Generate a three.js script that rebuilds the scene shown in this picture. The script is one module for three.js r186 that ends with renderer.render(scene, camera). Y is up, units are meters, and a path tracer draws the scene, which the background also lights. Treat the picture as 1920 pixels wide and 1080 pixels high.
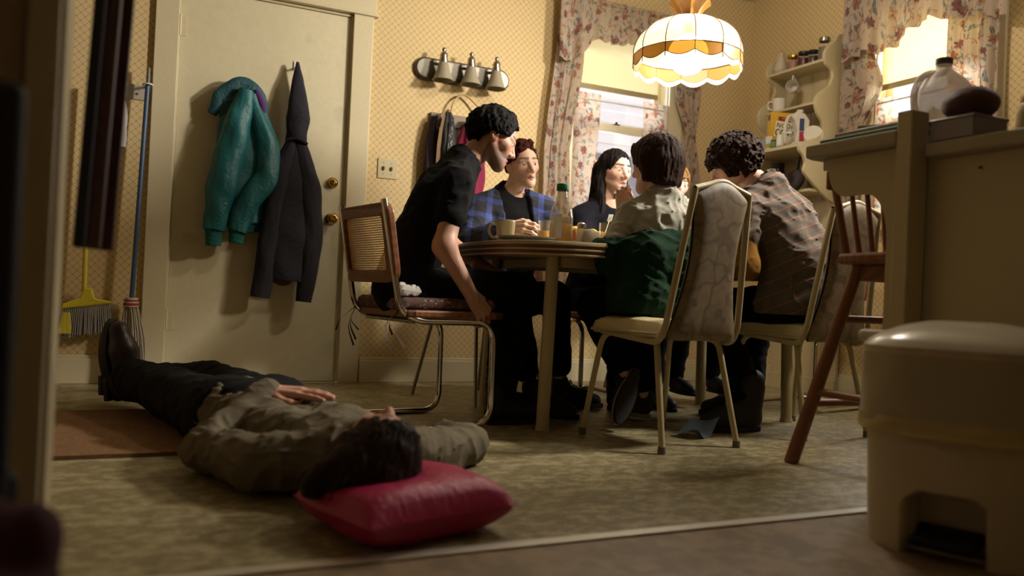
import * as THREE from 'three';
import { mergeGeometries } from 'three/addons/utils/BufferGeometryUtils.js';
import { RoundedBoxGeometry } from 'three/addons/geometries/RoundedBoxGeometry.js';
import { RectAreaLightUniformsLib } from 'three/addons/lights/RectAreaLightUniformsLib.js';

// ---------- camera, sky, daylight, exposure ----------
const scene = new THREE.Scene();
const camera = new THREE.PerspectiveCamera(38.37, 16 / 9, 0.05, 60);
{
  const yaw = 0.4433, pitch = 0.0067, roll = 0.04546;
  const fw0 = new THREE.Vector3(Math.sin(yaw), 0, -Math.cos(yaw)), rt = new THREE.Vector3(Math.cos(yaw), 0, Math.sin(yaw)), up0 = new THREE.Vector3(0, 1, 0);
  const fw = fw0.clone().multiplyScalar(Math.cos(pitch)).addScaledVector(up0, Math.sin(pitch));
  const up = up0.clone().multiplyScalar(Math.cos(pitch)).addScaledVector(fw0, -Math.sin(pitch));
  const r2 = rt.clone().multiplyScalar(Math.cos(roll)).addScaledVector(up, Math.sin(roll));
  const u2 = up.clone().multiplyScalar(Math.cos(roll)).addScaledVector(rt, -Math.sin(roll));
  camera.position.set(-3.9374, 0.5353, 4.5514);
  camera.quaternion.setFromRotationMatrix(new THREE.Matrix4().makeBasis(r2, u2, fw.clone().negate()));
}
camera.focus = 3.6;
camera.userData.fStop = 1.7;
scene.background = new THREE.Color(1.7, 1.75, 1.85);
RectAreaLightUniformsLib.init();
const renderer = new THREE.WebGLRenderer({ antialias: true });
renderer.toneMapping = THREE.LinearToneMapping;
renderer.toneMappingExposure = 0.85;
renderer.shadowMap.enabled = true;
// daylight standing outside each window, as large as the opening
function daylight(w, h, x, y, z, tx, ty, tz, i, c) {
  const l = new THREE.RectAreaLight(c, i, w, h);
  l.position.set(x, y, z); l.lookAt(tx, ty, tz); l.name = 'daylight'; scene.add(l);
}
daylight(1.1, 1.5, 0.75, 2.0, 1.45, -1, 1.3, 1.55, 34, 0xfffaf4);
// daylight at the back window
daylight(1.0, 1.4, -1.0, 2.0, -0.75, -1.1, 1.4, 1, 15, 0xf4f4ff);

// ---------- helpers ----------
const V = (x, y, z) => new THREE.Vector3(x, y, z);
let seed = 7;
const rnd = () => { seed = (seed * 1664525 + 1013904223) >>> 0; return seed / 4294967296; };
const rr = (a, b) => a + (b - a) * rnd();
const clamp = (x, a, b) => Math.max(a, Math.min(b, x)), mix = (a, b, t) => a + (b - a) * t;
const smooth = (a, b, x) => { const t = clamp((x - a) / (b - a), 0, 1); return t * t * (3 - 2 * t); };
function hash(i, j, k) { let n = (i * 374761393 + j * 668265263 + k * 2147483647) | 0; n = Math.imul(n ^ (n >>> 13), 1274126177); return ((n ^ (n >>> 16)) >>> 0) / 4294967296; }
function vnoise(x, y, z) {
  const i = Math.floor(x), j = Math.floor(y), k = Math.floor(z); let u = x - i, v = y - j, w = z - k;
  u = u * u * (3 - 2 * u); v = v * v * (3 - 2 * v); w = w * w * (3 - 2 * w);
  const h = (a, b, c) => hash(i + a, j + b, k + c);
  return mix(mix(mix(h(0, 0, 0), h(1, 0, 0), u), mix(h(0, 1, 0), h(1, 1, 0), u), v), mix(mix(h(0, 0, 1), h(1, 0, 1), u), mix(h(0, 1, 1), h(1, 1, 1), u), v), w) * 2 - 1;
}
const fbm = (x, y, z, o = 3) => { let s = 0, a = 0.5; for (let i = 0; i < o; i++) { s += a * vnoise(x, y, z); x *= 2.03; y *= 2.03; z *= 2.03; a *= 0.5; } return s; };
const names = {};
const numbered = (n) => { names[n] = (names[n] ?? -1) + 1; return names[n] ? n + '_' + String(names[n]).padStart(3, '0') : n; };
function shadows(o) { o.traverse((m) => { if (m.isMesh) { m.castShadow = true; m.receiveShadow = true; } }); return o; }
function tag(o, label, category, group) { o.userData.label = label; o.userData.category = category; if (group) o.userData.group = group; return o; }
function thing(name, label, category, pos = [0, 0, 0], turn = 0, group) {
  const o = new THREE.Group(); o.name = numbered(name); scene.add(o); o.position.set(...pos); o.rotation.y = turn; return tag(o, label, category, group);
}
function merged(g) {
  if (!Array.isArray(g)) return g;
  if (g.length === 1) return g[0];
  const idx = g.every((q) => q.index), list = g.map((q) => { q = idx ? q : (q.index ? q.toNonIndexed() : q); const r = q.clone(); for (const k of Object.keys(r.attributes)) if (!['position', 'normal', 'uv'].includes(k)) r.deleteAttribute(k); if (!r.attributes.uv) r.setAttribute('uv', new THREE.BufferAttribute(new Float32Array(r.attributes.position.count * 2), 2)); return r; });
  return mergeGeometries(list);
}
function part(name, geo, material, parent) { const m = new THREE.Mesh(merged(geo), material); m.name = name; parent.add(m); return m; }
function solo(name, geo, material, label, category, group) { const m = part(numbered(name), geo, material, scene); return tag(m, label, category, group); }
function struct(name, geo, material, label, parent) { const m = part(parent ? name : numbered(name), geo, material, parent ?? scene); if (!parent) { m.userData.kind = 'structure'; if (label) { m.userData.label = label; } } return m; }
const at = (g, x = 0, y = 0, z = 0, rx = 0, ry = 0, rz = 0) => { const m = new THREE.Matrix4().makeRotationFromEuler(new THREE.Euler(rx, ry, rz)); m.setPosition(x, y, z); return g.applyMatrix4(m); };
// box with rounded edges, uv in metres
function box(w, h, d, x = 0, y = 0, z = 0, r = 0.004) {
  const g = r > 0 ? new RoundedBoxGeometry(w, h, d, 2, Math.min(r, w / 2.01, h / 2.01, d / 2.01)) : new THREE.BoxGeometry(w, h, d);
  return metric(at(g, x, y, z));
}
function metric(g) { // box-projected uv in metres
  g = g.index ? g.toNonIndexed() : g; if (!g.attributes.normal) g.computeVertexNormals();
  const p = g.attributes.position, n = g.attributes.normal, uv = new Float32Array(p.count * 2);
  for (let i = 0; i < p.count; i++) {
    const ax = Math.abs(n.getX(i)), ay = Math.abs(n.getY(i)), az = Math.abs(n.getZ(i));
    if (ay >= ax && ay >= az) { uv[2 * i] = p.getX(i); uv[2 * i + 1] = p.getZ(i); } else if (ax >= az) { uv[2 * i] = p.getZ(i); uv[2 * i + 1] = p.getY(i); } else { uv[2 * i] = p.getX(i); uv[2 * i + 1] = p.getY(i); }
  }
  g.setAttribute('uv', new THREE.BufferAttribute(uv, 2)); return g;
}
const cyl = (r0, r1, h, x = 0, y = 0, z = 0, n = 24) => at(new THREE.CylinderGeometry(r1, r0, h, n), x, y + h / 2, z);
const ball = (r, x = 0, y = 0, z = 0, sx = 1, sy = 1, sz = 1) => { const g = new THREE.SphereGeometry(r, 24, 16); g.scale(sx, sy, sz); return at(g, x, y, z); };
const lathe = (pts, n = 32) => new THREE.LatheGeometry(pts.map(([r, y]) => new THREE.Vector2(Math.max(r, 1e-4), y)), n);
function tube(pts, r, n = 10, closed = false, tension = 0.5, seg) {
  const c = new THREE.CatmullRomCurve3(pts.map((p) => (p.isVector3 ? p : V(...p))), closed, 'catmullrom', tension);
  return new THREE.TubeGeometry(c, seg ?? Math.max(8, pts.length * 8), r, n, closed);
}
// a bent pipe: straight runs, rounded corners
function pipe(pts, r, bend = 0.06, n = 12) {
  const P = pts.map((p) => V(...p)), path = new THREE.CurvePath();
  let last = P[0];
  for (let i = 1; i < P.length - 1; i++) {
    const a = P[i].clone().sub(P[i - 1]), b = P[i + 1].clone().sub(P[i]), k = Math.min(bend, a.length() * 0.49, b.length() * 0.49);
    const s = P[i].clone().addScaledVector(a.normalize(), -k), e = P[i].clone().addScaledVector(b.normalize(), k);
    path.add(new THREE.LineCurve3(last, s)); path.add(new THREE.QuadraticBezierCurve3(s, P[i], e)); last = e;
  }
  path.add(new THREE.LineCurve3(last, P[P.length - 1]));
  return new THREE.TubeGeometry(path, Math.max(24, path.curves.length * 14), r, n, false);
}
function rod(a, b, r0, r1 = r0, n = 12) {
  a = a.isVector3 ? a : V(...a); b = b.isVector3 ? b : V(...b);
  const d = b.clone().sub(a), g = new THREE.CylinderGeometry(r1, r0, d.length(), n);
  g.applyQuaternion(new THREE.Quaternion().setFromUnitVectors(V(0, 1, 0), d.normalize())); g.translate((a.x + b.x) / 2, (a.y + b.y) / 2, (a.z + b.z) / 2); return g;
}
function extrude(pts, depth, bevel = 0.003, curve = false) {
  const s = new THREE.Shape(); if (curve) { s.setFromPoints(new THREE.SplineCurve([...pts, pts[0]].map(([x, y]) => new THREE.Vector2(x, y))).getPoints(pts.length * 6)); } else s.setFromPoints(pts.map(([x, y]) => new THREE.Vector2(x, y)));
  const g = new THREE.ExtrudeGeometry(s, { depth: depth - 2 * bevel, bevelEnabled: bevel > 0, bevelThickness: bevel, bevelSize: bevel, bevelOffset: -bevel, bevelSegments: 2, curveSegments: 12 });
  g.translate(0, 0, bevel); return g;
}
// grid surface from f(u, v) -> [x, y, z, tu, tv]
function sheet(f, nu, nv) {
  const pos = [], uv = [], idx = [];
  for (let j = 0; j <= nv; j++) for (let i = 0; i <= nu; i++) { const q = f(i / nu, j / nv); pos.push(q[0], q[1], q[2]); uv.push(q[3] ?? i / nu, q[4] ?? j / nv); }
  for (let j = 0; j < nv; j++) for (let i = 0; i < nu; i++) { const a = j * (nu + 1) + i; idx.push(a, a + 1, a + nu + 1, a + 1, a + nu + 2, a + nu + 1); }
  const g = new THREE.BufferGeometry(); g.setAttribute('position', new THREE.Float32BufferAttribute(pos, 3)); g.setAttribute('uv', new THREE.Float32BufferAttribute(uv, 2)); g.setIndex(idx); g.computeVertexNormals(); return g;
}

// ---------- textures ----------
function canvasTex(w, h, draw, sx = 1, sy = sx, srgb = true) {
  const c = document.createElement('canvas'); c.width = w; c.height = h; draw(c.getContext('2d'), w, h);
  const t = new THREE.CanvasTexture(c); t.wrapS = t.wrapT = THREE.RepeatWrapping; t.repeat.set(1 / sx, 1 / sy); if (srgb) t.colorSpace = THREE.SRGBColorSpace; return t;
}
// tileable value-noise image: f(value, x, y) -> [r,g,b] 0..255
function noiseTex(n, size, cells, f, srgb = true, sy = size) {
  const d = new Uint8Array(n * n * 4);
  const tn = (x, y, c, s) => { const X = x * c, Y = y * c, i = Math.floor(X), j = Math.floor(Y); let u = X - i, v = Y - j; u = u * u * (3 - 2 * u); v = v * v * (3 - 2 * v); const h = (a, b) => hash(((i + a) % c + c) % c, ((j + b) % c + c) % c, s); return mix(mix(h(0, 0), h(1, 0), u), mix(h(0, 1), h(1, 1), u), v); };
  for (let j = 0; j < n; j++) for (let i = 0; i < n; i++) {
    const x = i / n, y = j / n, q = cells.map((c, k) => tn(x, y, c, k + 3)), o = f(q, x, y); d.set([clamp(o[0], 0, 255), clamp(o[1], 0, 255), clamp(o[2], 0, 255), 255], (j * n + i) * 4);
  }
  const t = new THREE.DataTexture(d, n, n); t.magFilter = THREE.LinearFilter; t.minFilter = THREE.LinearFilter; t.wrapS = t.wrapT = THREE.RepeatWrapping; t.repeat.set(1 / size, 1 / sy); if (srgb) t.colorSpace = THREE.SRGBColorSpace; t.needsUpdate = true; return t;
}
const mat = (color, roughness = 0.7, o = {}) => new THREE.MeshStandardMaterial({ color, roughness, side: THREE.DoubleSide, ...o });
const phys = (color, roughness, o) => new THREE.MeshPhysicalMaterial({ color, roughness, side: THREE.DoubleSide, ...o });

const T = {};
T.wallpaper = canvasTex(512, 512, (c, w) => {
  c.fillStyle = '#cdb684'; c.fillRect(0, 0, w, w);
  for (let i = 0; i < 5000; i++) { c.fillStyle = rnd() < 0.5 ? 'rgba(190,155,85,0.10)' : 'rgba(235,205,135,0.10)'; c.fillRect(rr(0, w), rr(0, w), 2, 2); }
  const n = 4, s = w / n; c.strokeStyle = '#876640'; c.lineWidth = 6; c.setLineDash([7, 3]);
  for (let k = -n; k <= 2 * n; k++) { c.beginPath(); c.moveTo(k * s, 0); c.lineTo(k * s + w, w); c.stroke(); c.beginPath(); c.moveTo(k * s, 0); c.lineTo(k * s - w, w); c.stroke(); }
  c.fillStyle = '#806040'; for (let i = 0; i <= 2 * n; i++) for (let j = 0; j <= 2 * n; j++) if ((i + j) % 2 === 0) { c.beginPath(); c.arc(i * s / 2, j * s / 2, 8, 0, 7); c.fill(); }
}, 0.152);
T.vinyl = noiseTex(512, 0.62, [9, 22, 60, 120], (q) => { const t = q[0] * 0.35 + q[1] * 0.5 + q[2] * 0.35 - 0.1, f = smooth(0.35, 0.75, t), g = (q[3] - 0.5) * 26; return [mix(126, 166, f) + g, mix(116, 155, f) + g, mix(84, 120, f) + g * 0.8]; }, true, 0.34);
T.nearFloor = noiseTex(256, 0.7, [8, 24, 90], (q) => { const t = q[0] * 0.4 + q[1] * 0.4 + q[2] * 0.2, g = smooth(0.3, 0.7, t); return [mix(122, 150, g), mix(104, 128, g), mix(78, 98, g)]; });
T.rug = noiseTex(256, 0.25, [20, 60, 120], (q) => { const t = q[0] * 0.3 + q[1] * 0.4 + q[2] * 0.4; return [mix(88, 146, t), mix(64, 106, t), mix(36, 66, t)]; });
T.marble = noiseTex(512, 0.5, [7, 16, 40], (q) => { const v = Math.abs(q[0] + q[1] * 0.5 - 0.75), e = 1 - smooth(0.0, 0.16, v), t = q[2] * 0.5 + q[1] * 0.3; const b = mix(0.82, 1.06, t) * (1 - 0.2 * e); return [150 * b, 132 * b, 104 * b]; });
T.wood = noiseTex(512, 0.5, [5, 64, 160], (q, x, y) => { const r = Math.sin((x * 26 + q[0] * 5 + q[1] * 0.5) * 3) * 0.5 + 0.5, t = r * 0.5 + q[2] * 0.4; return [mix(104, 148, t), mix(62, 92, t), mix(34, 54, t)]; });
T.darkWood = noiseTex(256, 0.5, [4, 50, 110], (q, x) => { const t = (Math.sin((x * 20 + q[0] * 6) * 3) * 0.5 + 0.5) * 0.5 + q[2] * 0.4; return [mix(52, 80, t), mix(24, 40, t), mix(15, 24, t)]; });
T.fine = noiseTex(256, 0.05, [64, 128], (q) => { const t = 128 + (q[0] - 0.5) * 90 + (q[1] - 0.5) * 110; return [t, t, t]; }, false);
T.paint = noiseTex(256, 0.4, [6, 40, 128], (q) => { const t = 128 + (q[0] - 0.5) * 60 + (q[1] - 0.5) * 80 + (q[2] - 0.5) * 30; return [t, t, t]; }, false);
T.scuff = noiseTex(256, 1.3, [5, 14, 60], (q) => { const s = smooth(0.78, 0.95, q[1] * 0.7 + q[0] * 0.35), k = 0.985 + 0.025 * q[2] - 0.05 * s; return [206 * k, 197 * k, 164 * k]; });
T.cushion = canvasTex(256, 256, (c, w) => { c.fillStyle = '#5a4038'; c.fillRect(0, 0, w, w); for (let i = 0; i < 260; i++) { c.fillStyle = ['#8a6a58', '#3a2526', '#6d2b30', '#a58a72', '#4b4a3c'][Math.floor(rr(0, 5))]; c.beginPath(); c.ellipse(rr(0, w), rr(0, w), rr(3, 11), rr(2, 6), rr(0, 3), 0, 7); c.fill(); } }, 0.22);
T.floral = canvasTex(1024, 1024, (c, w) => {
  c.fillStyle = '#b8a690'; c.fillRect(0, 0, w, w);
  const wrap = (x, y, f) => { for (const dx of [-w, 0, w]) for (const dy of [-w, 0, w]) { c.save(); c.translate(x + dx, y + dy); f(); c.restore(); } };
  const leaf = (x, y, s, a, col) => wrap(x, y, () => { c.rotate(a); c.fillStyle = col; c.beginPath(); c.moveTo(-s, 0); c.quadraticCurveTo(0, -s * 0.62, s, 0); c.quadraticCurveTo(0, s * 0.62, -s, 0); c.fill(); c.strokeStyle = 'rgba(225,215,195,0.65)'; c.lineWidth = 3; c.beginPath(); c.moveTo(-s, 0); c.lineTo(s, 0); for (const k of [-0.4, 0, 0.4]) { c.moveTo(k * s, 0); c.lineTo(k * s + s * 0.25, -s * 0.2); c.moveTo(k * s, 0); c.lineTo(k * s + s * 0.25, s * 0.2); } c.stroke(); });
  const flower = (x, y, s, col, col2) => wrap(x, y, () => { for (let k = 0; k < 6; k++) { c.save(); c.rotate(k * 1.05 + x); c.fillStyle = k % 2 ? col : col2; c.beginPath(); c.ellipse(s * 0.45, 0, s * 0.55, s * 0.33, 0, 0, 7); c.fill(); c.restore(); } c.fillStyle = '#8a4a2a'; c.beginPath(); c.arc(0, 0, s * 0.22, 0, 7); c.fill(); });
  const vine = (x, y, s, a) => wrap(x, y, () => { c.rotate(a); c.strokeStyle = '#9a5b4a'; c.lineWidth = 5; c.beginPath(); c.moveTo(-s, 0); c.bezierCurveTo(-s * 0.3, -s * 0.9, s * 0.3, s * 0.9, s, 0); c.arc(s * 0.85, 0, s * 0.16, 0, 4.5); c.stroke(); });
  for (let k = 0; k < 44; k++) vine(rr(0, w), rr(0, w), rr(60, 110), rr(0, 6));
  for (let k = 0; k < 105; k++) leaf(rr(0, w), rr(0, w), rr(26, 50), rr(0, 6), ['#42585c', '#55654f', '#4f5566', '#39463c', '#5f7074'][k % 5]);
  for (let k = 0; k < 36; k++) flower(rr(0, w), rr(0, w), rr(34, 62), ['#8a5a44', '#a08260', '#6f4644'][k % 3], ['#9a7258', '#b09a7c', '#80584e'][k % 3]);
  for (let k = 0; k < 70; k++) leaf(rr(0, w), rr(0, w), rr(16, 32), rr(0, 6), ['#5d6c6d', '#7b6f5f', '#8f4d42'][k % 3]);
}, 0.56);

// ---------- shared materials ----------
const M = {
  wallpaper: mat(0xffffff, 0.75, { map: T.wallpaper }),
  vinyl: phys(0xffffff, 0.42, { map: T.vinyl, bumpMap: T.fine, bumpScale: 0.0003 }),
  nearFloor: mat(0xffffff, 0.55, { map: T.nearFloor }),
  trim: phys(0xc9be9c, 0.34, { bumpMap: T.paint, bumpScale: 0.0008 }),
  door: phys(0xffffff, 0.42, { map: T.scuff, bumpMap: T.paint, bumpScale: 0.0006 }),
  ceiling: mat(0xd8d0bd, 0.9),
  plaster: mat(0xb3a288, 0.8),
  cabinet: phys(0xbcae88, 0.45, { bumpMap: T.paint, bumpScale: 0.0006 }),
  laminate: mat(0xa3977c, 0.5),
  chrome: mat(0xe0dcd4, 0.12, { metalness: 1 }), dullChrome: mat(0x9a958c, 0.3, { metalness: 1 }), brass: mat(0xd8b468, 0.16, { metalness: 1 }), darkMetal: mat(0x3a3632, 0.45, { metalness: 0.8 }),
  tubePaint: mat(0xb3a67e, 0.42), rubber: mat(0x6a6254, 0.8), black: mat(0x0c0b0b, 0.7), white: mat(0xd9d6cc, 0.45),
  wood: phys(0xffffff, 0.4, { map: T.wood }), darkWood: phys(0xffffff, 0.45, { map: T.darkWood }), reddish: mat(0xffffff, 0.42, { map: T.wood }),
  floral: phys(0xffffff, 0.95, { map: T.floral, transmission: 0.4, thickness: 0 }),
  glass: phys(0xffffff, 0.03, { transmission: 1, thickness: 0, ior: 1.5 }), clear: phys(0xf4f2ec, 0.08, { transmission: 0.92, thickness: 0, ior: 1.4 }),
  juice: phys(0xf8cc48, 0.8, { transmission: 0.3, thickness: 0 }), ceramic: mat(0xd8d2c4, 0.25), cream: mat(0xe2d3a4, 0.3),
};

// ---------- the room ----------
const WT = 0.14; // wall thickness
struct('floor', box(6.2, 0.1, 2.975, -3.1, -0.05, 1.4875, 0), M.vinyl, 'mottled beige vinyl kitchen floor');
struct('floor', box(6.2, 0.1, 3.7, -3.1, -0.05, 4.825, 0), M.nearFloor, 'brown floor of the next room beyond the metal strip');
struct('ceiling', box(6.6, 0.1, 7.1, -3.1, 2.7, 3.3, 0), M.ceiling, 'plain ceiling');
const dx0 = -3.722, dx1 = -2.822, wx0 = -1.42, wx1 = -0.68, wy0 = 0.95, wy1 = 2.28;
struct('wall_back', [
  box(6.34 + dx0, 2.65, WT, (-6.34 + dx0) / 2, 1.325, -WT / 2, 0), box(dx1 - dx0, 2.65 - 2.04, WT, (dx0 + dx1) / 2, (2.65 + 2.04) / 2, -WT / 2, 0),
  box(wx0 - dx1, 2.65, WT, (wx0 + dx1) / 2, 1.325, -WT / 2, 0), box(wx1 - wx0, wy0, WT, (wx0 + wx1) / 2, wy0 / 2, -WT / 2, 0),
  box(wx1 - wx0, 2.65 - wy1, WT, (wx0 + wx1) / 2, (2.65 + wy1) / 2, -WT / 2, 0), box(0.14 - wx1, 2.65, WT, (0.14 + wx1) / 2, 1.325, -WT / 2, 0),
], M.wallpaper, 'yellow wallpaper with a brown diamond lattice, around the door');
const rz0 = 1.07, rz1 = 1.78, ry0 = 1.0, ry1 = 2.28;
struct('wall_right', [
  box(WT, 2.65, rz0, WT / 2, 1.325, rz0 / 2, 0), box(WT, ry0, rz1 - rz0, WT / 2, ry0 / 2, (rz0 + rz1) / 2, 0),
  box(WT, 2.65 - ry1, rz1 - rz0, WT / 2, (2.65 + ry1) / 2, (rz0 + rz1) / 2, 0), box(WT, 2.65, 3.0 - rz1, WT / 2, 1.325, (3.0 + rz1) / 2, 0),
], M.wallpaper, 'yellow lattice wallpaper around the bright window');
struct('wall_left', box(WT, 2.65, 6.8, -6.27, 1.325, 3.3, 0), M.plaster);
struct('wall_rear', box(6.6, 2.65, WT, -3.1, 1.325, 6.72, 0), M.plaster);
struct('wall_side', box(WT, 2.65, 3.7, WT / 2, 1.325, 4.85, 0), M.plaster);
struct('wall_partition', box(2.15, 2.65, 0.12, -5.125, 1.325, 3.04, 0.003), M.plaster, 'end of the plastered partition wall beside the opening');
struct('trim_1', [box(0.045, 2.65, 0.02, -4.056, 1.325, 3.112), box(0.02, 2.65, 0.15, -4.035, 1.325, 3.04)], M.trim, 'door casing at the end of the partition wall');
// baseboards
struct('baseboard_back', [box(6.2 + dx0 - 0.115, 0.125, 0.018, (-6.2 + dx0 - 0.115) / 2, 0.0625, 0.009), box(6.2 + dx0 - 0.115, 0.016, 0.012, (-6.2 + dx0 - 0.115) / 2, 0.132, 0.006),
  box(-dx1 - 0.115, 0.125, 0.018, (dx1 + 0.115) / 2, 0.0625, 0.009), box(-dx1 - 0.115, 0.016, 0.012, (dx1 + 0.115) / 2, 0.132, 0.006)], M.trim, 'cream painted baseboard under the lattice wallpaper');
struct('baseboard_right', [box(0.018, 0.125, 2.95, -0.009, 0.0625, 1.5), box(0.012, 0.016, 2.95, -0.006, 0.132, 1.5)], M.trim);
struct('trim_2', [box(2.1, 0.006, 0.035, -2.98, 0.003, 2.975, 0.002), ...[-3.7, -3.2, -2.7, -2.2].map((x) => cyl(0.004, 0.004, 0.001, x, 0.006, 2.975, 8))], mat(0xd2cdc0, 0.42, { metalness: 0.8 }), 'metal threshold strip across the floor');
// door with casing, hinges, deadbolt, knob
{
  const d = new THREE.Group(); d.name = 'door_1'; d.userData = { kind: 'structure', label: 'cream painted flat door with two coats hanging on it' }; scene.add(d);
  part('slab', box(0.876, 2.02, 0.04, -3.272, 1.016, -0.03, 0.003), M.door, d);
  part('jamb', [box(0.012, 2.04, 0.14, dx0 + 0.006, 1.02, -0.07), box(0.012, 2.04, 0.14, dx1 - 0.006, 1.02, -0.07), box(0.9, 0.012, 0.14, -3.272, 2.034, -0.07), box(0.9, 0.012, 0.13, -3.272, -0.003, -0.07), box(0.9, 2.04, 0.02, -3.272, 1.02, -0.1)], M.trim, d);
  for (const x of [dx0 - 0.052, dx1 + 0.052]) part('casing', [box(0.112, 2.045, 0.022, x, 1.0225, 0.011, 0.004)], M.trim, d);
  part('header', [box(1.14, 0.15, 0.024, -3.272, 2.125, 0.012, 0.004), box(1.17, 0.018, 0.036, -3.272, 2.052, 0.018, 0.005), box(1.19, 0.03, 0.05, -3.272, 2.215, 0.025, 0.008)], M.trim, d);
  for (const y of [0.32, 1.825]) { const h = part('hinge', [cyl(0.006, 0.006, 0.1, -3.712, y - 0.05, -0.004, 12), ball(0.007, -3.712, y + 0.052, -0.004), box(0.03, 0.1, 0.004, -3.697, y, -0.009, 0.001)], M.trim, d); void h; }
  const bolt = part('deadbolt', [at(cyl(0.031, 0.028, 0.014), -2.898, 1.1, -0.01, Math.PI / 2), at(lathe([[0.024, 0], [0.024, 0.012], [0.014, 0.02], [0.012, 0.016], [0, 0.016]]), -2.898, 1.1, 0.004, Math.PI / 2)], M.brass, d);
  part('thumb_turn', box(0.006, 0.026, 0.018, -2.898, 1.1, 0.022, 0.002), M.brass, bolt);
  part('knob', [at(lathe([[0.032, 0], [0.031, 0.008], [0.012, 0.012], [0.011, 0.03], [0.022, 0.038], [0.029, 0.05], [0.029, 0.062], [0.018, 0.07], [0.009, 0.068], [0, 0.067]]), -2.898, 0.9, -0.008, Math.PI / 2)], M.brass, d);
  for (const [x, y] of [[-3.393, 1.575], [-3.126, 1.71]]) part('coat_hook', [box(0.022, 0.05, 0.006, x, y, -0.006), tube([[x, y - 0.01, -0.004], [x, y - 0.02, 0.03], [x, y + 0.01, 0.045]], 0.005)], M.white, d);
}
// windows: frame, two sashes with glass, sill; plus blind, curtains as things
function windowUnit(name, label, w, y0, y1, rail, place) {
  const g = new THREE.Group(); g.name = name; g.userData = { kind: 'structure', label }; scene.add(g); place(g);
  const h = y1 - y0, cw = 0.105;
  part('window_frame', [box(cw, h + 0.2, 0.022, -w / 2 - cw / 2 + 0.01, y0 + h / 2, 0.011), box(cw, h + 0.2, 0.022, w / 2 + cw / 2 - 0.01, y0 + h / 2, 0.011), box(w + 2 * cw, 0.12, 0.024, 0, y1 + 0.055, 0.012),
    box(0.015, h, WT, -w / 2 + 0.0075, y0 + h / 2, -WT / 2), box(0.015, h, WT, w / 2 - 0.0075, y0 + h / 2, -WT / 2), box(w, 0.015, WT, 0, y1 - 0.0075, -WT / 2)], M.trim, g);
  part('window_sill', box(w + 0.26, 0.03, 0.2, 0, y0 + 0.005, -0.03, 0.008), M.trim, g);
  const sash = (n, a, b, z) => {
    const s = part(n, [box(0.05, b - a, 0.034, -w / 2 + 0.04, (a + b) / 2, z), box(0.05, b - a, 0.034, w / 2 - 0.04, (a + b) / 2, z), box(w - 0.08, 0.05, 0.034, 0, a + 0.025, z), box(w - 0.08, 0.05, 0.034, 0, b - 0.025, z)], M.trim, g);
    part('pane', box(w - 0.12, b - a - 0.09, 0.004, 0, (a + b) / 2, z, 0), M.glass, s);
  };
  sash('upper_sash', rail - 0.012, y1 - 0.015, -0.1); sash('lower_sash', y0 + 0.02, rail + 0.022, -0.06);
  part('sash_lock', [box(0.05, 0.01, 0.022, 0, rail + 0.026, -0.055), cyl(0.009, 0.008, 0.014, 0, rail + 0.03, -0.055)], M.darkMetal, g);
  return g;
}
windowUnit('window_1', 'sash window behind the table with floral curtains', wx1 - wx0, wy0, wy1, 1.64, (g) => { g.position.set((wx0 + wx1) / 2, 0, 0); });
windowUnit('window_2', 'bright window on the wall with the shelf unit', rz1 - rz0, ry0, ry1, 1.62, (g) => { g.position.set(0, 0, (rz0 + rz1) / 2); g.rotation.y = -Math.PI / 2; });
// neighbouring house seen through the back window
{
  const g = new THREE.Group(); g.name = 'neighbouring_wall'; g.userData = { kind: 'structure', label: 'pale wall outdoors seen through the window panes' }; scene.add(g);
  const m = mat(0xcfcbd0, 0.9);
  part('siding', [...Array(16)].map((_, i) => at(box(5, 0.2, 0.03, 0, 0, 0, 0.004), 0.4, 0.1 + i * 0.2, -2.2, -0.06)), m, g);
  part('dark_patch', box(0.9, 1.1, 0.04, 0.3, 1.35, -2.17, 0.05), mat(0x6a6a78, 0.7), g);  // grey patch standing behind the lower sash
}
// blinds
const blindMat = phys(0xd8ca98, 0.9, { transmission: 0.24, thickness: 0 });
function blind(label, w, y0, y1, place, m) {
  const t = thing('roller_blind', label, 'blind'); place(t);
  part('fabric', sheet((u, v) => [(u - 0.5) * w, mix(y1, y0 + 0.02, v), 0.002 * Math.sin(u * 5 + v * 3), u * w, v], 12, 10), m, t);
  part('roller', rod([-w / 2, y1, 0], [w / 2, y1, 0], 0.018), M.white, t);
  part('hem_bar', box(w, 0.034, 0.012, 0, y0 + 0.012, 0.001, 0.004), mat(0x9c8a5e, 0.6), t);
}
blind('pale yellow roller blind half down over the window behind the table', 0.66, 1.865, 2.25, (t) => t.position.set(-1.09, 0, -0.022), blindMat);
blind('cream roller blind on the bright window by the shelf unit', 0.64, 1.815, 2.25, (t) => { t.position.set(0.022, 0, 1.425); t.rotation.y = -Math.PI / 2; }, blindMat);

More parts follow.
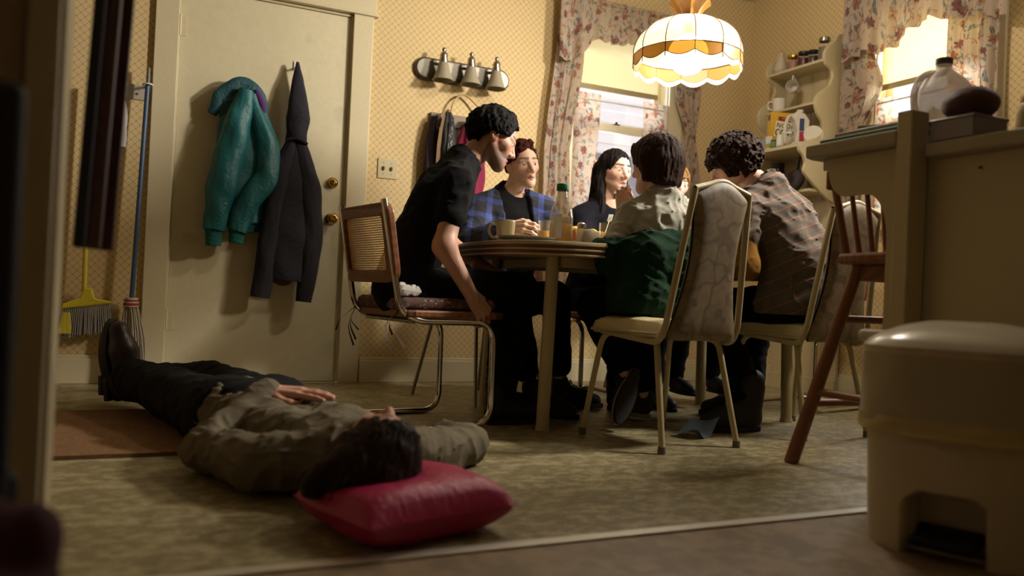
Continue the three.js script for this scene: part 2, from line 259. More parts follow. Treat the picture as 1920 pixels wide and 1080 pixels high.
// curtains: each cloth panel its own thing; local x along the wall, z into the room
function drape(name, label, edge, y0, y1, folds, place, group, amp = 0.025, ph = 0, hem = 0, m = M.floral) {
  const t = thing(name, label, 'curtain', [0, 0, 0], 0, group); place(t);
  part('cloth', sheet((u, v) => {
    const y = mix(y1, y0, v) , [a, b] = edge(v), x = mix(a, b, u), w = b - a, A = amp * smooth(0.02, 0.5, w) * (0.55 + 0.45 * v);
    const z = 0.055 + A * (Math.sin(u * folds * 6.283 + ph + 0.8 * Math.sin(v * 3 + u * 4)) + 0.4 * Math.sin(u * folds * 15.1 + 1 + ph)) ;
    return [x + 0.006 * Math.sin(v * 9 + u * 20), y + hem * Math.sin(u * folds * 6.283) * v, z, u * Math.max(0.3, folds * 0.11), v * (y1 - y0)];
  }, Math.round(folds * 16) + 8, 40), m, t);
  return t;
}
function valance(label, w, yTop, bottom, place) {
  const t = thing('curtain_valance', label, 'valance'); place(t);
  part('cloth', sheet((u, v) => { const f = Math.sin(u * 46) + 0.5 * Math.sin(u * 97 + 1), y = mix(yTop, bottom(u) + 0.006 * f, v); return [(u - 0.5) * w, y, 0.1 + 0.014 * f * (0.4 + v), u * w * 1.5, v * 0.3]; }, 150, 14), M.floral, t);
  part('heading', sheet((u, v) => [(u - 0.5) * w, yTop + 0.03 * v - 0.005, 0.1 + 0.007 * Math.sin(u * 92), u * w * 1.5, v * 0.05], 150, 2), M.floral, t);
  part('rod', [rod([-w / 2, yTop, 0.086], [w / 2, yTop, 0.086], 0.006), rod([-w / 2, yTop, 0.086], [-w / 2, yTop, 0.025], 0.006), rod([w / 2, yTop, 0.086], [w / 2, yTop, 0.025], 0.006)], M.trim, t);
  return t;
}
const backWin = (t) => t.position.set(-1.05, 0, 0.0), sideWin = (t) => { t.position.set(0, 0, 1.425); t.rotation.y = -Math.PI / 2; };
valance('gathered floral valance over the window behind the table', 1.06, 2.37, (u) => 1.99 + 0.15 * smooth(0.08, 0.28, u) - 0.012 * Math.sin(u * 22) - 0.012 * Math.sin(u * 47) - 0.13 * smooth(0.84, 1, u), backWin);
drape('floral_curtain', 'long floral curtain tied at the light fixture side of the window', (v) => v < 0.5 ? [-0.52 - 0.05 * smooth(0, 0.5, v), -0.33 - 0.06 * smooth(0.2, 0.5, v)] : [-0.575, -0.4 + 0.05 * (v - 0.5)], 0.55, 2.36, 3.2, backWin, undefined, 0.03);
drape('floral_curtain', 'floral curtain gathered by a tie near the pendant lamp', (v) => { const tie = Math.exp(-Math.pow((v - 0.44) / 0.09, 2)); return [0.37 + 0.1 * tie, 0.585 - 0.02 * tie + 0.02 * smooth(0.45, 0.7, v)]; }, 0.75, 2.36, 3.2, backWin, undefined, 0.03, 2);
for (const [a, b, l] of [[-0.36, -0.165, 'short sunlit floral cafe curtain beside the carafe'], [0.16, 0.4, 'short sunlit floral cafe curtain above the child with bobbed hair']])
  drape('cafe_curtain', l, () => [a, b], 0.92, 1.83, 2.2, (t) => t.position.set(-1.05, 0, -0.05), 'cafe curtains in the window behind the table', 0.012, a * 9);
tag(part('cafe_rod', rod([-1.38, 1.79, 0.004], [-0.72, 1.79, 0.004], 0.006), M.white, scene), 'thin white rod holding the short curtains of the window', 'curtain rod');
valance('gathered floral valance over the bright window by the shelf unit', 1.02, 2.42, (u) => 2.04 + 0.05 * Math.sin(u * 13 + 1) + 0.06 * smooth(0.45, 0.75, u) - 0.16 * smooth(0.8, 1, u) - 0.1 * smooth(0.2, 0, u), sideWin);
drape('floral_curtain', 'long floral curtain beside the shelf unit with a folded edge', (v) => [-0.54, -0.33 + 0.09 * Math.exp(-Math.pow((v - 0.38) / 0.1, 2)) - 0.06 * smooth(0.42, 0.6, v)], 0.9, 2.4, 3, sideWin, undefined, 0.026, 1);
drape('floral_curtain', 'wide floral curtain behind the plastic milk jug', (v) => [0.17 - 0.03 * Math.sin(v * 6), 0.455], 0.9, 2.4, 4, sideWin, undefined, 0.03, 3);
drape('cafe_curtain', 'short floral cafe curtain on the bright window', () => [-0.4, -0.22], 1.0, 1.76, 2.4, (t) => { t.position.set(0.055, 0, 1.425); t.rotation.y = -Math.PI / 2; }, undefined, 0.012, 0);
tag(part('cafe_rod_001', rod([0.004, 1.735, 1.1], [0.004, 1.735, 1.75], 0.006), M.white, scene), 'thin rod across the bright window by the shelf unit', 'curtain rod');
{ // rug
  const g = sheet((u, v) => { const x = mix(-4.95, -3.3, u), z = mix(0.965, 1.866, v); return [x, 0.012 + 0.0015 * fbm(x * 40, z * 40, 3), z, x, z]; }, 60, 40);
  solo('rug', [g, box(1.65, 0.01, 0.9, -4.125, 0.0055, 1.4155, 0.002)], mat(0xffffff, 0.95, { map: T.rug, bumpMap: T.rug, bumpScale: 0.004 }), 'tan brown rug on the floor under the lying person\'s legs', 'rug');
}

// ---------- pendant lamp over the table (its own light inside) ----------
{
  const L = thing('pendant_lamp', 'lit pendant lamp with scalloped white and amber glass shade over the table', 'lamp', [-1.625, 1.592, 1.45]);
  const N = 12, prof = [[0.246, 0.065], [0.246, 0.1], [0.228, 0.15], [0.19, 0.19], [0.13, 0.222], [0.06, 0.242]];
  const white = phys(0xf2ead8, 0.5, { transmission: 0.5, thickness: 0 }), amber = phys(0xa8762c, 0.35, { transmission: 0.2, thickness: 0 }), came = mat(0x6a5226, 0.4, { metalness: 0.8 });
  const rp = (r, y, a) => [r * Math.cos(a), y, r * Math.sin(a)];
  const facet = (i, u, r, y) => { const a0 = (i / N) * 6.2832, a1 = ((i + 1) / N) * 6.2832, A = rp(r, y, a0), B = rp(r, y, a1); const bulge = 1 + 0.02 * Math.sin(Math.PI * u); return [mix(A[0], B[0], u) * bulge, y, mix(A[2], B[2], u) * bulge]; };
  const P2 = (t) => { const k = Math.min(prof.length - 1.001, t * (prof.length - 1)), i = Math.floor(k), f = k - i; return [mix(prof[i][0], prof[i + 1][0], f), mix(prof[i][1], prof[i + 1][1], f)]; };
  for (let i = 0; i < N; i++) {
    part('white_panel', sheet((u, v) => { const [r, y] = P2(0.05 + v * 0.95); return facet(i, 0.01 + u * 0.98, r, y); }, 4, 10), white, L);
    const scal = (u) => 0.022 * Math.sin(Math.PI * u);
    part('amber_panel', sheet((u, v) => { const y = mix(0.032 - scal(u), 0.068, v); return facet(i, 0.01 + u * 0.98, 0.247, y); }, 8, 3), amber, L);
    part('scallop_panel', sheet((u, v) => { const y = mix(0.0 + 0.008 - scal(u) * 1.1, 0.03 - scal(u), v); return facet(i, 0.01 + u * 0.98, 0.247 - 0.004 * (1 - v), y); }, 8, 2), white, L);
    const a = (i / N) * 6.2832;
    part('came', [tube([0, 0.2, 0.4, 0.6, 0.8, 1].map((t) => { const [r, y] = P2(t); return rp(r + 0.001, y, a); }), 0.0022, 6), rod(rp(0.248, 0.068, a), rp(0.248, 0.006, a), 0.0022, 0.0022, 6),
      tube([0, 0.25, 0.5, 0.75, 1].map((u) => { const q = facet(i, u, 0.248, 0.068); return q; }), 0.0018, 6), tube([0, 0.25, 0.5, 0.75, 1].map((u) => { const q = facet(i, u, 0.248, 0.031 - scal(u)); return q; }), 0.0018, 6)], came, L);
  }
  for (let i = 0; i < 8; i++) { const a = (i / 8) * 6.2832 + 0.2; part('crown_petal', sheet((u, v) => { const y = 0.235 + v * 0.085, r = 0.045 + 0.05 * v * v - 0.006 * Math.cos((u - 0.5) * 3), b = a + (u - 0.5) * 0.76; return [r * Math.cos(b), y - 0.02 * Math.pow(2 * u - 1, 2) * v, r * Math.sin(b)]; }, 6, 6), amber, L); }
  part('cap', lathe([[0, 0.26], [0.03, 0.258], [0.064, 0.244], [0.066, 0.238], [0, 0.236]]), M.brass, L);
  const chain = []; for (let k = 0; k < 24; k++) chain.push(at(new THREE.TorusGeometry(0.012, 0.0024, 6, 14), 0, 0.285 + k * 0.0335, 0, 0, (k % 2) * Math.PI / 2)); part('chain', chain, M.brass, L);
  part('socket', cyl(0.02, 0.024, 0.07, 0, 0.17, 0), M.brass, L);
  part('bulb', ball(0.092, 0, 0.075, 0), new THREE.MeshStandardMaterial({ color: 0xffffff, emissive: 0xfff4e4, emissiveIntensity: 16, roughness: 0.6 }), L);
  const pl = new THREE.PointLight(0xfff0dc, 0.5); pl.position.set(0, 0.085, 0); pl.castShadow = true; pl.shadow.radius = 4; L.add(pl);
}

{ // unseen ceiling lamp above the frame, placed to light tops and the side wall
  const L = thing('unseen_ceiling_lamp', 'unseen flush ceiling lamp, out of view, lighting tops and the side wall', 'lamp', [-1.6, 2.5, 1.6]);
  part('dome', lathe([[0.17, 0.12], [0.165, 0.07], [0.12, 0.03], [0.05, 0.012], [0, 0.01]]), new THREE.MeshStandardMaterial({ color: 0xfff6e6, emissive: 0xfff0dc, emissiveIntensity: 1.5, roughness: 0.5, side: THREE.DoubleSide }), L);
  part('base_plate', cyl(0.18, 0.18, 0.03, 0, 0.118, 0, 32), M.white, L);
  const al = new THREE.PointLight(0xfff3e2, 4.5); al.position.set(0, 0.06, 0); al.castShadow = true; al.shadow.radius = 5; L.add(al);
}

{ // unseen dish lamp, out of view, placed to light the door and table
  const L = thing('unseen_dish_lamp', 'unseen metal dish lamp, out of view, placed to light the door and table', 'lamp', [-0.32, 2.36, 2.5]), aim = V(-3.0, 0.85, 0.6).sub(L.position).normalize();
  const d = new THREE.Group(); d.name = 'dish'; d.quaternion.setFromUnitVectors(V(0, -1, 0), aim); L.add(d);
  part('reflector', lathe([[0.04, 0.14], [0.12, 0.1], [0.2, 0.01], [0.21, 0]]), M.white, d);
  part('diffuser', cyl(0.19, 0.19, 0.004, 0, 0.012, 0, 40), new THREE.MeshStandardMaterial({ color: 0xffffff, emissive: 0xfff4e4, emissiveIntensity: 6, roughness: 0.6 }), d);
  part('stem', rod([0, 0.1, 0], [0, 0.29, 0], 0.01), M.white, L);
  const sp = new THREE.SpotLight(0xfff4e6, 50, 0, 0.78, 0.9); sp.position.copy(aim.clone().multiplyScalar(0.03)); sp.target.position.copy(aim.clone().multiplyScalar(2)); sp.castShadow = true; sp.shadow.radius = 8; L.add(sp, sp.target);
}
{ // unseen lamp behind the camera, placed to light the bin front and peninsula panel
  const L = thing('unseen_floor_lamp', 'unseen shaded floor lamp, out of view, placed to light the bin and peninsula', 'lamp', [-2.6, 0, 6.1]);
  part('base', lathe([[0, 0.03], [0.12, 0.025], [0.14, 0.01], [0.14, 0], [0, 0]]), M.darkMetal, L); part('pole', cyl(0.012, 0.012, 1.5, 0, 0.02, 0), M.brass, L);
  part('shade', lathe([[0.2, 1.35], [0.11, 1.62]]), phys(0xe8d8b0, 0.9, { transmission: 0.5, thickness: 0 }), L);
  part('bulb', ball(0.03, 0, 1.48, 0), new THREE.MeshStandardMaterial({ color: 0xffffff, emissive: 0xffe2b8, emissiveIntensity: 6, roughness: 0.6 }), L);
  const pl = new THREE.PointLight(0xffdcae, 0.3); pl.position.set(0, 1.48, 0); pl.castShadow = true; pl.shadow.radius = 3; L.add(pl);
}

// ---------- dining table ----------
const TX = -1.74, TZ = 1.36, TY = 0.745;
{
  const t = thing('dining_table', 'oval dining table with banded edge and cream tube legs', 'table', [TX, 0, TZ]);
  const outline = (a, b) => { const p = []; for (let i = 0; i < 64; i++) { const th = (i / 64) * 6.2832, c = Math.cos(th), s = Math.sin(th), n = 3.6; p.push([a * Math.sign(c) * Math.pow(Math.abs(c), 2 / n), b * Math.sign(s) * Math.pow(Math.abs(s), 2 / n)]); } return p; };
  const slab = (a, b, y0, h) => at(extrude(outline(a, b), h, 0.002), 0, y0 + h, 0, Math.PI / 2);
  part('tabletop', slab(0.86, 0.465, TY - 0.006, 0.006), mat(0xbfb49a, 0.4), t);
  part('edge_band', [slab(0.862, 0.467, TY - 0.016, 0.01), slab(0.862, 0.467, TY - 0.036, 0.008), slab(0.862, 0.467, TY - 0.056, 0.008)], mat(0xb09a74, 0.4), t);
  part('edge_band', [slab(0.858, 0.463, TY - 0.028, 0.012), slab(0.858, 0.463, TY - 0.048, 0.012)], mat(0x6a4a30, 0.5), t);
  part('apron', [box(1.2, 0.04, 0.02, 0, TY - 0.076, 0.3), box(1.2, 0.04, 0.02, 0, TY - 0.076, -0.3), box(0.02, 0.04, 0.6, 0.6, TY - 0.076, 0), box(0.02, 0.04, 0.6, -0.6, TY - 0.076, 0)], M.tubePaint, t);
  for (const [x, z] of [[-0.655, 0.28], [0.62, 0.28], [-0.655, -0.3], [0.58, -0.3]]) { const l = part('leg', rod([x * 0.97, TY - 0.056, z * 0.97], [x, 0.012, z], 0.026, 0.026, 20), M.tubePaint, t); part('foot_cap', cyl(0.03, 0.028, 0.014, x, 0, z), M.tubePaint, l); }
}

// ---------- cantilever cane chair (front = +z) ----------
const caneMat = mat(0xc09a58, 0.6);
function cantilever(name, label, pos, turn, cushion) {
  const t = thing(name, label, 'chair', pos, turn);
  const w = 0.215, f = 0.19, b = -0.2, sh = 0.415;
  for (const s of [-1, 1]) part('steel_tube', pipe([[s * (w - 0.01), 0.86, b - 0.1], [s * w, sh + 0.04, b - 0.02], [s * w, sh, b + 0.06], [s * w, sh, f], [s * w, 0.012, f + 0.005], [s * w, 0.012, b - 0.14]], 0.0125, 0.085), M.chrome, t);
  part('floor_bar', rod([-w, 0.012, b - 0.14], [w, 0.012, b - 0.14], 0.0125), M.chrome, t);
  part('cross_bar', rod([-w, sh, b + 0.04], [w, sh, b + 0.04], 0.009), M.dullChrome, t);
  const fr = (x0, x1, z0, z1, y, k) => [box(x1 - x0, 0.03, k, (x0 + x1) / 2, y, z0 + k / 2, 0.01), box(x1 - x0, 0.03, k, (x0 + x1) / 2, y, z1 - k / 2, 0.01), box(k, 0.03, z1 - z0, x0 + k / 2, y, (z0 + z1) / 2, 0.01), box(k, 0.03, z1 - z0, x1 - k / 2, y, (z0 + z1) / 2, 0.01)];
  part('seat_frame', fr(-0.23, 0.23, -0.2, 0.23, sh + 0.028, 0.05), M.reddish, t);
  part('seat_panel', box(0.38, 0.01, 0.38, 0, sh + 0.03, 0.03, 0.003), caneMat, t);
  // curved backrest
  const B = new THREE.Group(); B.name = 'backrest'; B.position.set(0, 0.56, b - 0.045); B.rotation.x = -0.17; t.add(B);
  const bend = (g) => { const p = g.attributes.position; for (let i = 0; i < p.count; i++) p.setZ(i, p.getZ(i) + 0.55 * Math.pow(p.getX(i), 2) - 0.015); g.computeVertexNormals(); return g; };
  const cut = (w2, h2, d2, x, y) => { const g = new THREE.BoxGeometry(w2, h2, d2, Math.max(1, Math.round(w2 / 0.03)), Math.max(1, Math.round(h2 / 0.05)), 1); return bend(at(g, x, y, 0)); };
  const ring = new THREE.Shape(); const rrect = (S, x, y, w2, h2, r) => { S.moveTo(x + r, y); S.lineTo(x + w2 - r, y); S.quadraticCurveTo(x + w2, y, x + w2, y + r); S.lineTo(x + w2, y + h2 - r); S.quadraticCurveTo(x + w2, y + h2, x + w2 - r, y + h2); S.lineTo(x + r, y + h2); S.quadraticCurveTo(x, y + h2, x, y + h2 - r); S.lineTo(x, y + r); S.quadraticCurveTo(x, y, x + r, y); };
  rrect(ring, -0.225, 0, 0.45, 0.29, 0.05); const hole = new THREE.Path(); rrect(hole, -0.185, 0.04, 0.37, 0.21, 0.025); ring.holes.push(hole);
  const rg = new THREE.ExtrudeGeometry(ring, { depth: 0.016, bevelEnabled: true, bevelThickness: 0.005, bevelSize: 0.004, bevelSegments: 2, curveSegments: 8 });
  part('wood_rim', bend(at(rg, 0, 0, -0.012)), M.reddish, B);
  const strips = []; for (let i = 0; i < 24; i++) strips.push(cut(0.372, 0.0042, 0.003, 0, 0.044 + i * 0.0088)); for (let i = 0; i < 36; i++) { const x = -0.18 + i * 0.0103; strips.push(cut(0.0022, 0.212, 0.002, x, 0.145)); }
  part('cane_weave', strips, caneMat, B);
  if (cushion) {
    const c = part('seat_cushion', cushionGeo(0.43, 0.05, 0.42, 0, sh + 0.068, -0.005), mat(0xffffff, 0.9, { map: T.cushion, bumpMap: T.fine, bumpScale: 0.001 }), t);
    for (const s of [-1, 1]) part('tie', [[0.03, 0.1, 0.05], [-0.02, 0.12, 0.02], [0.05, 0.06, -0.03], [-0.04, 0.055, 0.03]].map(([a, b2, c2]) => ribbon([[s * 0.2, sh + 0.04, b - 0.02], [s * (0.2 + a * 0.4), sh + 0.01 - b2 * 0.4, b - 0.06 + c2 * 0.5], [s * (0.2 + a), sh - b2, b - 0.05 + c2]], 0.009)), mat(0x4a332e, 0.9), c);
  }
  return t;
}
function cushionGeo(w, h, d, x, y, z) { const g = new RoundedBoxGeometry(w, h, d, 5, h * 0.48), p = g.attributes.position; for (let i = 0; i < p.count; i++) { const a = p.getX(i), b = p.getZ(i), k = 1 + 0.5 * Math.exp(-(a * a + b * b) * 20) - 0.15; p.setXYZ(i, a, p.getY(i) * k + 0.012 * fbm(a * 9, b * 9, 4), b); } g.computeVertexNormals(); return metric(at(g, x, y, z)); }
function ribbon(pts, w) { const c = new THREE.CatmullRomCurve3(pts.map((p) => V(...p))); const n = 14; return sheet((u, v) => { const p = c.getPoint(v), d = c.getTangent(v), s = V(0, 0, 1).cross(d).normalize().applyAxisAngle(d, v * 1.4); return [p.x + s.x * w * (u - 0.5), p.y + s.y * w * (u - 0.5), p.z + s.z * w * (u - 0.5), u * w, v * 0.1]; }, 2, n); }
function pillowGeo(w, d, h, x, y, z, lump = 0.01) { // puffed square cushion
  const mk = (sgn) => sheet((u, v) => { const a = u * 2 - 1, b = v * 2 - 1, e = Math.pow(Math.max(0, (1 - Math.pow(Math.abs(a), 4)) * (1 - Math.pow(Math.abs(b), 4))), 0.5), pin = 1 - 0.06 * (1 - Math.abs(b)) * 0 ; return [x + a * w / 2 * pin, y + sgn * h / 2 * e + (e > 0 ? lump * 0.2 * fbm(a * 3, b * 3, sgn) : 0), z + b * d / 2 * (sgn > 0 ? 1 : 1), a * w / 2, b * d / 2]; }, 26, 26);
  const top = mk(1), bot = mk(-1), i = bot.index.array; for (let k = 0; k < i.length; k += 3) { const q = i[k]; i[k] = i[k + 1]; i[k + 1] = q; } top.index.array; const j = top.index.array; for (let k = 0; k < j.length; k += 3) { const q = j[k]; j[k] = j[k + 2]; j[k + 2] = q; } bot.computeVertexNormals(); top.computeVertexNormals(); return merged([top, bot]);
}
cantilever('cantilever_chair', 'cane-back cantilever chair with a patterned cushion, under the man in the black T-shirt', [-2.81, 0, 1.375], Math.atan2(0.99, -0.14), true);
{ const c = tag(solo('towel_scrap', pillowGeo(0.1, 0.05, 0.04, 0, 0, 0, 0.06), mat(0xb8b4aa, 0.95)), 'scrap of white towel lying on the patterned chair cushion', 'cloth'); c.position.set(-2.955, 0.53, 1.57); c.rotation.set(0.1, 0.4, -0.15); }
cantilever('cantilever_chair', 'cane-back cantilever chair under the dark-haired woman', [-1.62, 0, 0.72], 0.1, false);
cantilever('cantilever_chair', 'cane-back cantilever chair at the table end near the shelf unit', [-0.62, 0, 1.2], -1.35, false);
{ // plain steel chair of the redhead
  const t = thing('steel_chair', 'thin-legged steel chair under the red-haired youth', 'chair', [-2.28, 0, 0.72], 0.3);
  part('seat', box(0.38, 0.03, 0.38, 0, 0.44, 0, 0.012), M.darkMetal, t); part('backrest', box(0.36, 0.2, 0.02, 0, 0.78, -0.21, 0.01), M.darkMetal, t);
  for (const s of [-1, 1]) { part('leg', rod([s * 0.17, 0.44, 0.16], [s * 0.22, 0, 0.24], 0.009), M.dullChrome, t); part('leg', rod([s * 0.17, 0.44, -0.16], [s * 0.22, 0, -0.26], 0.009), M.dullChrome, t); part('back_post', rod([s * 0.17, 0.43, -0.18], [s * 0.16, 0.86, -0.215], 0.009), M.dullChrome, t); }
}

// ---------- high-back vinyl chairs (front = +z) ----------
const marbleMat = phys(0xffffff, 0.5, { map: T.marble, bumpMap: T.fine, bumpScale: 0.0006 }), seatVinyl = phys(0xcabd90, 0.42, { bumpMap: T.paint, bumpScale: 0.003 });
function highBack(label, pos, turn) {
  const t = thing('high_back_chair', label, 'chair', pos, turn);
  const tp = M.tubePaint, legs = [[-1, 1], [1, 1], [-1, -1], [1, -1]];
  // seat rails run forward, then bend down into the front legs; rear legs bend under the seat
  for (const s of [-1, 1]) {
    part('leg', [pipe([[s * 0.17, 0.405, -0.12], [s * 0.175, 0.405, 0.15], [s * 0.21, 0.02, 0.21]], 0.0115, 0.06)], tp, t);
    part('leg', [pipe([[s * 0.1, 0.402, -0.06], [s * 0.155, 0.398, -0.13], [s * 0.185, 0.02, -0.215]], 0.0115, 0.045)], tp, t);
    for (const z of [0.21, -0.215]) part('rubber_foot', cyl(0.015, 0.0135, 0.026, s * (z > 0 ? 0.2105 : 0.186), 0, z), M.rubber, t);
    part('back_post', [pipe([[s * 0.19, 0.41, 0.14], [s * 0.185, 0.385, -0.17], [s * 0.18, 0.44, -0.2], [s * 0.135, 0.93, -0.27]], 0.0125, 0.05)], tp, t);
  }
  // upholstered seat
  const seatG = sheet((u, v) => { const a = u * 2 - 1, b = v * 2 - 1, e = Math.pow(Math.max(0, (1 - Math.pow(Math.abs(a), 6)) * (1 - Math.pow(Math.abs(b), 6))), 0.3); const w = 0.2 + 0.015 * b; return [a * w, 0.41 + 0.06 * e + 0.006 * fbm(a * 3, b * 3, 1) * e, 0.005 + b * 0.19, a * w, b * 0.19]; }, 24, 24);
  const s2 = part('seat', [flip(seatG), box(0.39, 0.012, 0.37, 0, 0.408, 0.005, 0.004)], seatVinyl, t);
  part('piping', tube([[-0.185, 0.416, -0.18], [-0.215, 0.416, 0.19], [0.215, 0.416, 0.19], [0.185, 0.416, -0.18]], 0.005, 6, true, 0.1), seatVinyl, s2);
  // waisted upholstered back, leaning
  const hw = (y) => { const q = (y - 0.4) / 0.57; return 0.165 - 0.052 * Math.sin(Math.PI * clamp((q - 0.05) / 0.95, 0, 1)) * (1 - 0.2 * q) - 0.015 * q; };
  const top = (a) => 0.95 + 0.028 * Math.cos(a * 2.6) - 0.012;
  const face = (z, bulge) => sheet((u, v) => { const a = u * 2 - 1, y = mix(0.395, top(a), v), e = Math.pow(Math.max(0, 1 - Math.pow(Math.abs(a), 5)), 0.5) * Math.pow(Math.max(0, 1 - Math.pow(Math.abs(2 * v - 1), 9)), 0.5); const yy = y, lean = -0.195 - 0.14 * Math.max(0, y - 0.42); return [a * hw(y), yy, lean + z * (0.3 + 0.7 * e) + bulge * e, a * hw(y) + pos[0], y]; }, 20, 34);
  part('backrest', [face(-0.018, -0.008), flip(face(0.018, 0.012))], marbleMat, t);
  part('top_rail', tube([[-0.135, 0.93, -0.27], [-0.07, 0.948, -0.268], [0, 0.966, -0.27], [0.07, 0.948, -0.268], [0.135, 0.93, -0.27]], 0.011, 10), tp, t);
  void legs; return t;
}
function flip(g) { const i = g.index.array; for (let k = 0; k < i.length; k += 3) { const q = i[k]; i[k] = i[k + 1]; i[k + 1] = q; } g.computeVertexNormals(); return g; }
highBack('high-back vinyl chair with cream frame, under the child in the green jacket', [-2.045, 0, 1.94], Math.atan2(-0.12, -0.99));
highBack('high-back vinyl chair with cream frame, under the curly-haired youth beside the bar stool', [-1.27, 0, 1.85], Math.atan2(-0.05, -0.99));

// ---------- bar stool (front = +z) ----------
{
  const t = thing('bar_stool', 'reddish wooden bar stool with spindle back tucked under the bar top', 'stool', [-1.575, 0, 2.67], -0.05);
  const w = M.wood, H = 0.72;
  part('seat', at(extrude([[-0.185, -0.16], [-0.2, 0], [-0.17, 0.17], [0, 0.2], [0.17, 0.17], [0.2, 0], [0.185, -0.16], [0, -0.19]], 0.036, 0.01, true), 0, H, 0, Math.PI / 2), w, t);
  part('apron', [box(0.27, 0.05, 0.02, 0, H - 0.065, 0.12), box(0.27, 0.05, 0.02, 0, H - 0.065, -0.12), box(0.02, 0.05, 0.24, 0.13, H - 0.065, 0), box(0.02, 0.05, 0.24, -0.13, H - 0.065, 0)], w, t);
  const foot = (sx, sz) => V(sx * 0.27, 0, sz * 0.25 + (sz > 0 ? -0.03 : 0)), top = (sx, sz) => V(sx * 0.13, H - 0.03, sz * 0.12);
  for (const sx of [-1, 1]) for (const sz of [-1, 1]) part('leg', rod(foot(sx, sz), top(sx, sz), 0.024, 0.02, 16), w, t);
  const on = (sx, sz, y) => foot(sx, sz).lerp(top(sx, sz), y / (H - 0.03));
  for (const [y, a, b] of [[0.25, [-1, -1], [-1, 1]], [0.25, [1, -1], [1, 1]], [0.21, [-1, -1], [1, -1]], [0.3, [-1, 1], [1, 1]], [0.47, [-1, 1], [1, 1]], [0.5, [-1, -1], [1, -1]]]) part('rung', rod(on(...a, y), on(...b, y), 0.013), w, t);
  for (let i = 0; i < 6; i++) { const x = -0.155 + i * 0.062; part('spindle', rod([x, H - 0.01, -0.15 - 0.01 * Math.cos(x * 9)], [x * 1.18, 0.985, -0.2], i % 5 ? 0.011 : 0.015, i % 5 ? 0.008 : 0.013, 10), w, t); }
  part('crest_rail', box(0.42, 0.07, 0.022, 0, 0.972, -0.2, 0.01), w, t);
}

// ---------- peninsula with bar top ----------
{
  const t = thing('peninsula_counter', 'cream kitchen peninsula with raised bar top, post and scalloped apron', 'counter');
  const c = M.cabinet;
  const bt = [[2.55, -1.965], [2.535, -1.93], [2.53, -1.6], [2.53, -1.3], [2.889, -1.3], [2.889, -1.965]].map(([z, x]) => [x, z]);
  part('bar_top', at(extrude(bt, 0.042, 0.006), 0, 1.052, 0, Math.PI / 2), M.laminate, t);
  part('under_trim', box(0.02, 0.035, 0.34, -1.9, 0.9925, 2.74, 0.003), M.cabinet, t);
  const ap = new THREE.Shape(); ap.moveTo(2.6, 1.008); ap.lineTo(2.6, 0.98); ap.bezierCurveTo(2.605, 0.93, 2.62, 0.9, 2.66, 0.885); ap.lineTo(2.75, 0.885); ap.bezierCurveTo(2.8, 0.88, 2.83, 0.82, 2.832, 0.74); ap.lineTo(2.832, 0.2); ap.lineTo(2.9, 0.2); ap.lineTo(2.9, 1.008); ap.closePath();
  const ag = new THREE.ExtrudeGeometry(ap, { depth: 0.018, bevelEnabled: false, curveSegments: 16 }); part('scalloped_apron', metric(at(ag, -1.9, 0, 0, 0, -Math.PI / 2)), c, t);
  part('post', box(0.07, 1.1, 0.052, -1.93, 0.55, 2.917, 0.005), c, t);
  part('side_panel', [box(0.03, 0.93, 0.9, -1.875, 0.5, 3.415, 0.003), box(0.03, 0.07, 0.9, -1.865, 0.05, 3.415, 0.003)], c, t);
  part('carcass', [box(0.6, 0.93, 0.9, -1.55, 0.5, 3.42, 0.003), box(0.06, 0.97, 0.082, -1.86, 0.5, 2.93, 0.002)], c, t);
  part('counter_top', box(0.72, 0.04, 0.95, -1.575, 0.985, 3.435, 0.008), M.laminate, t);
  part('screw', at(cyl(0.004, 0.004, 0.003, 0, 0, 0, 10), -1.893, 0.925, 3.1, 0, 0, Math.PI / 2), M.darkMetal, t);
}

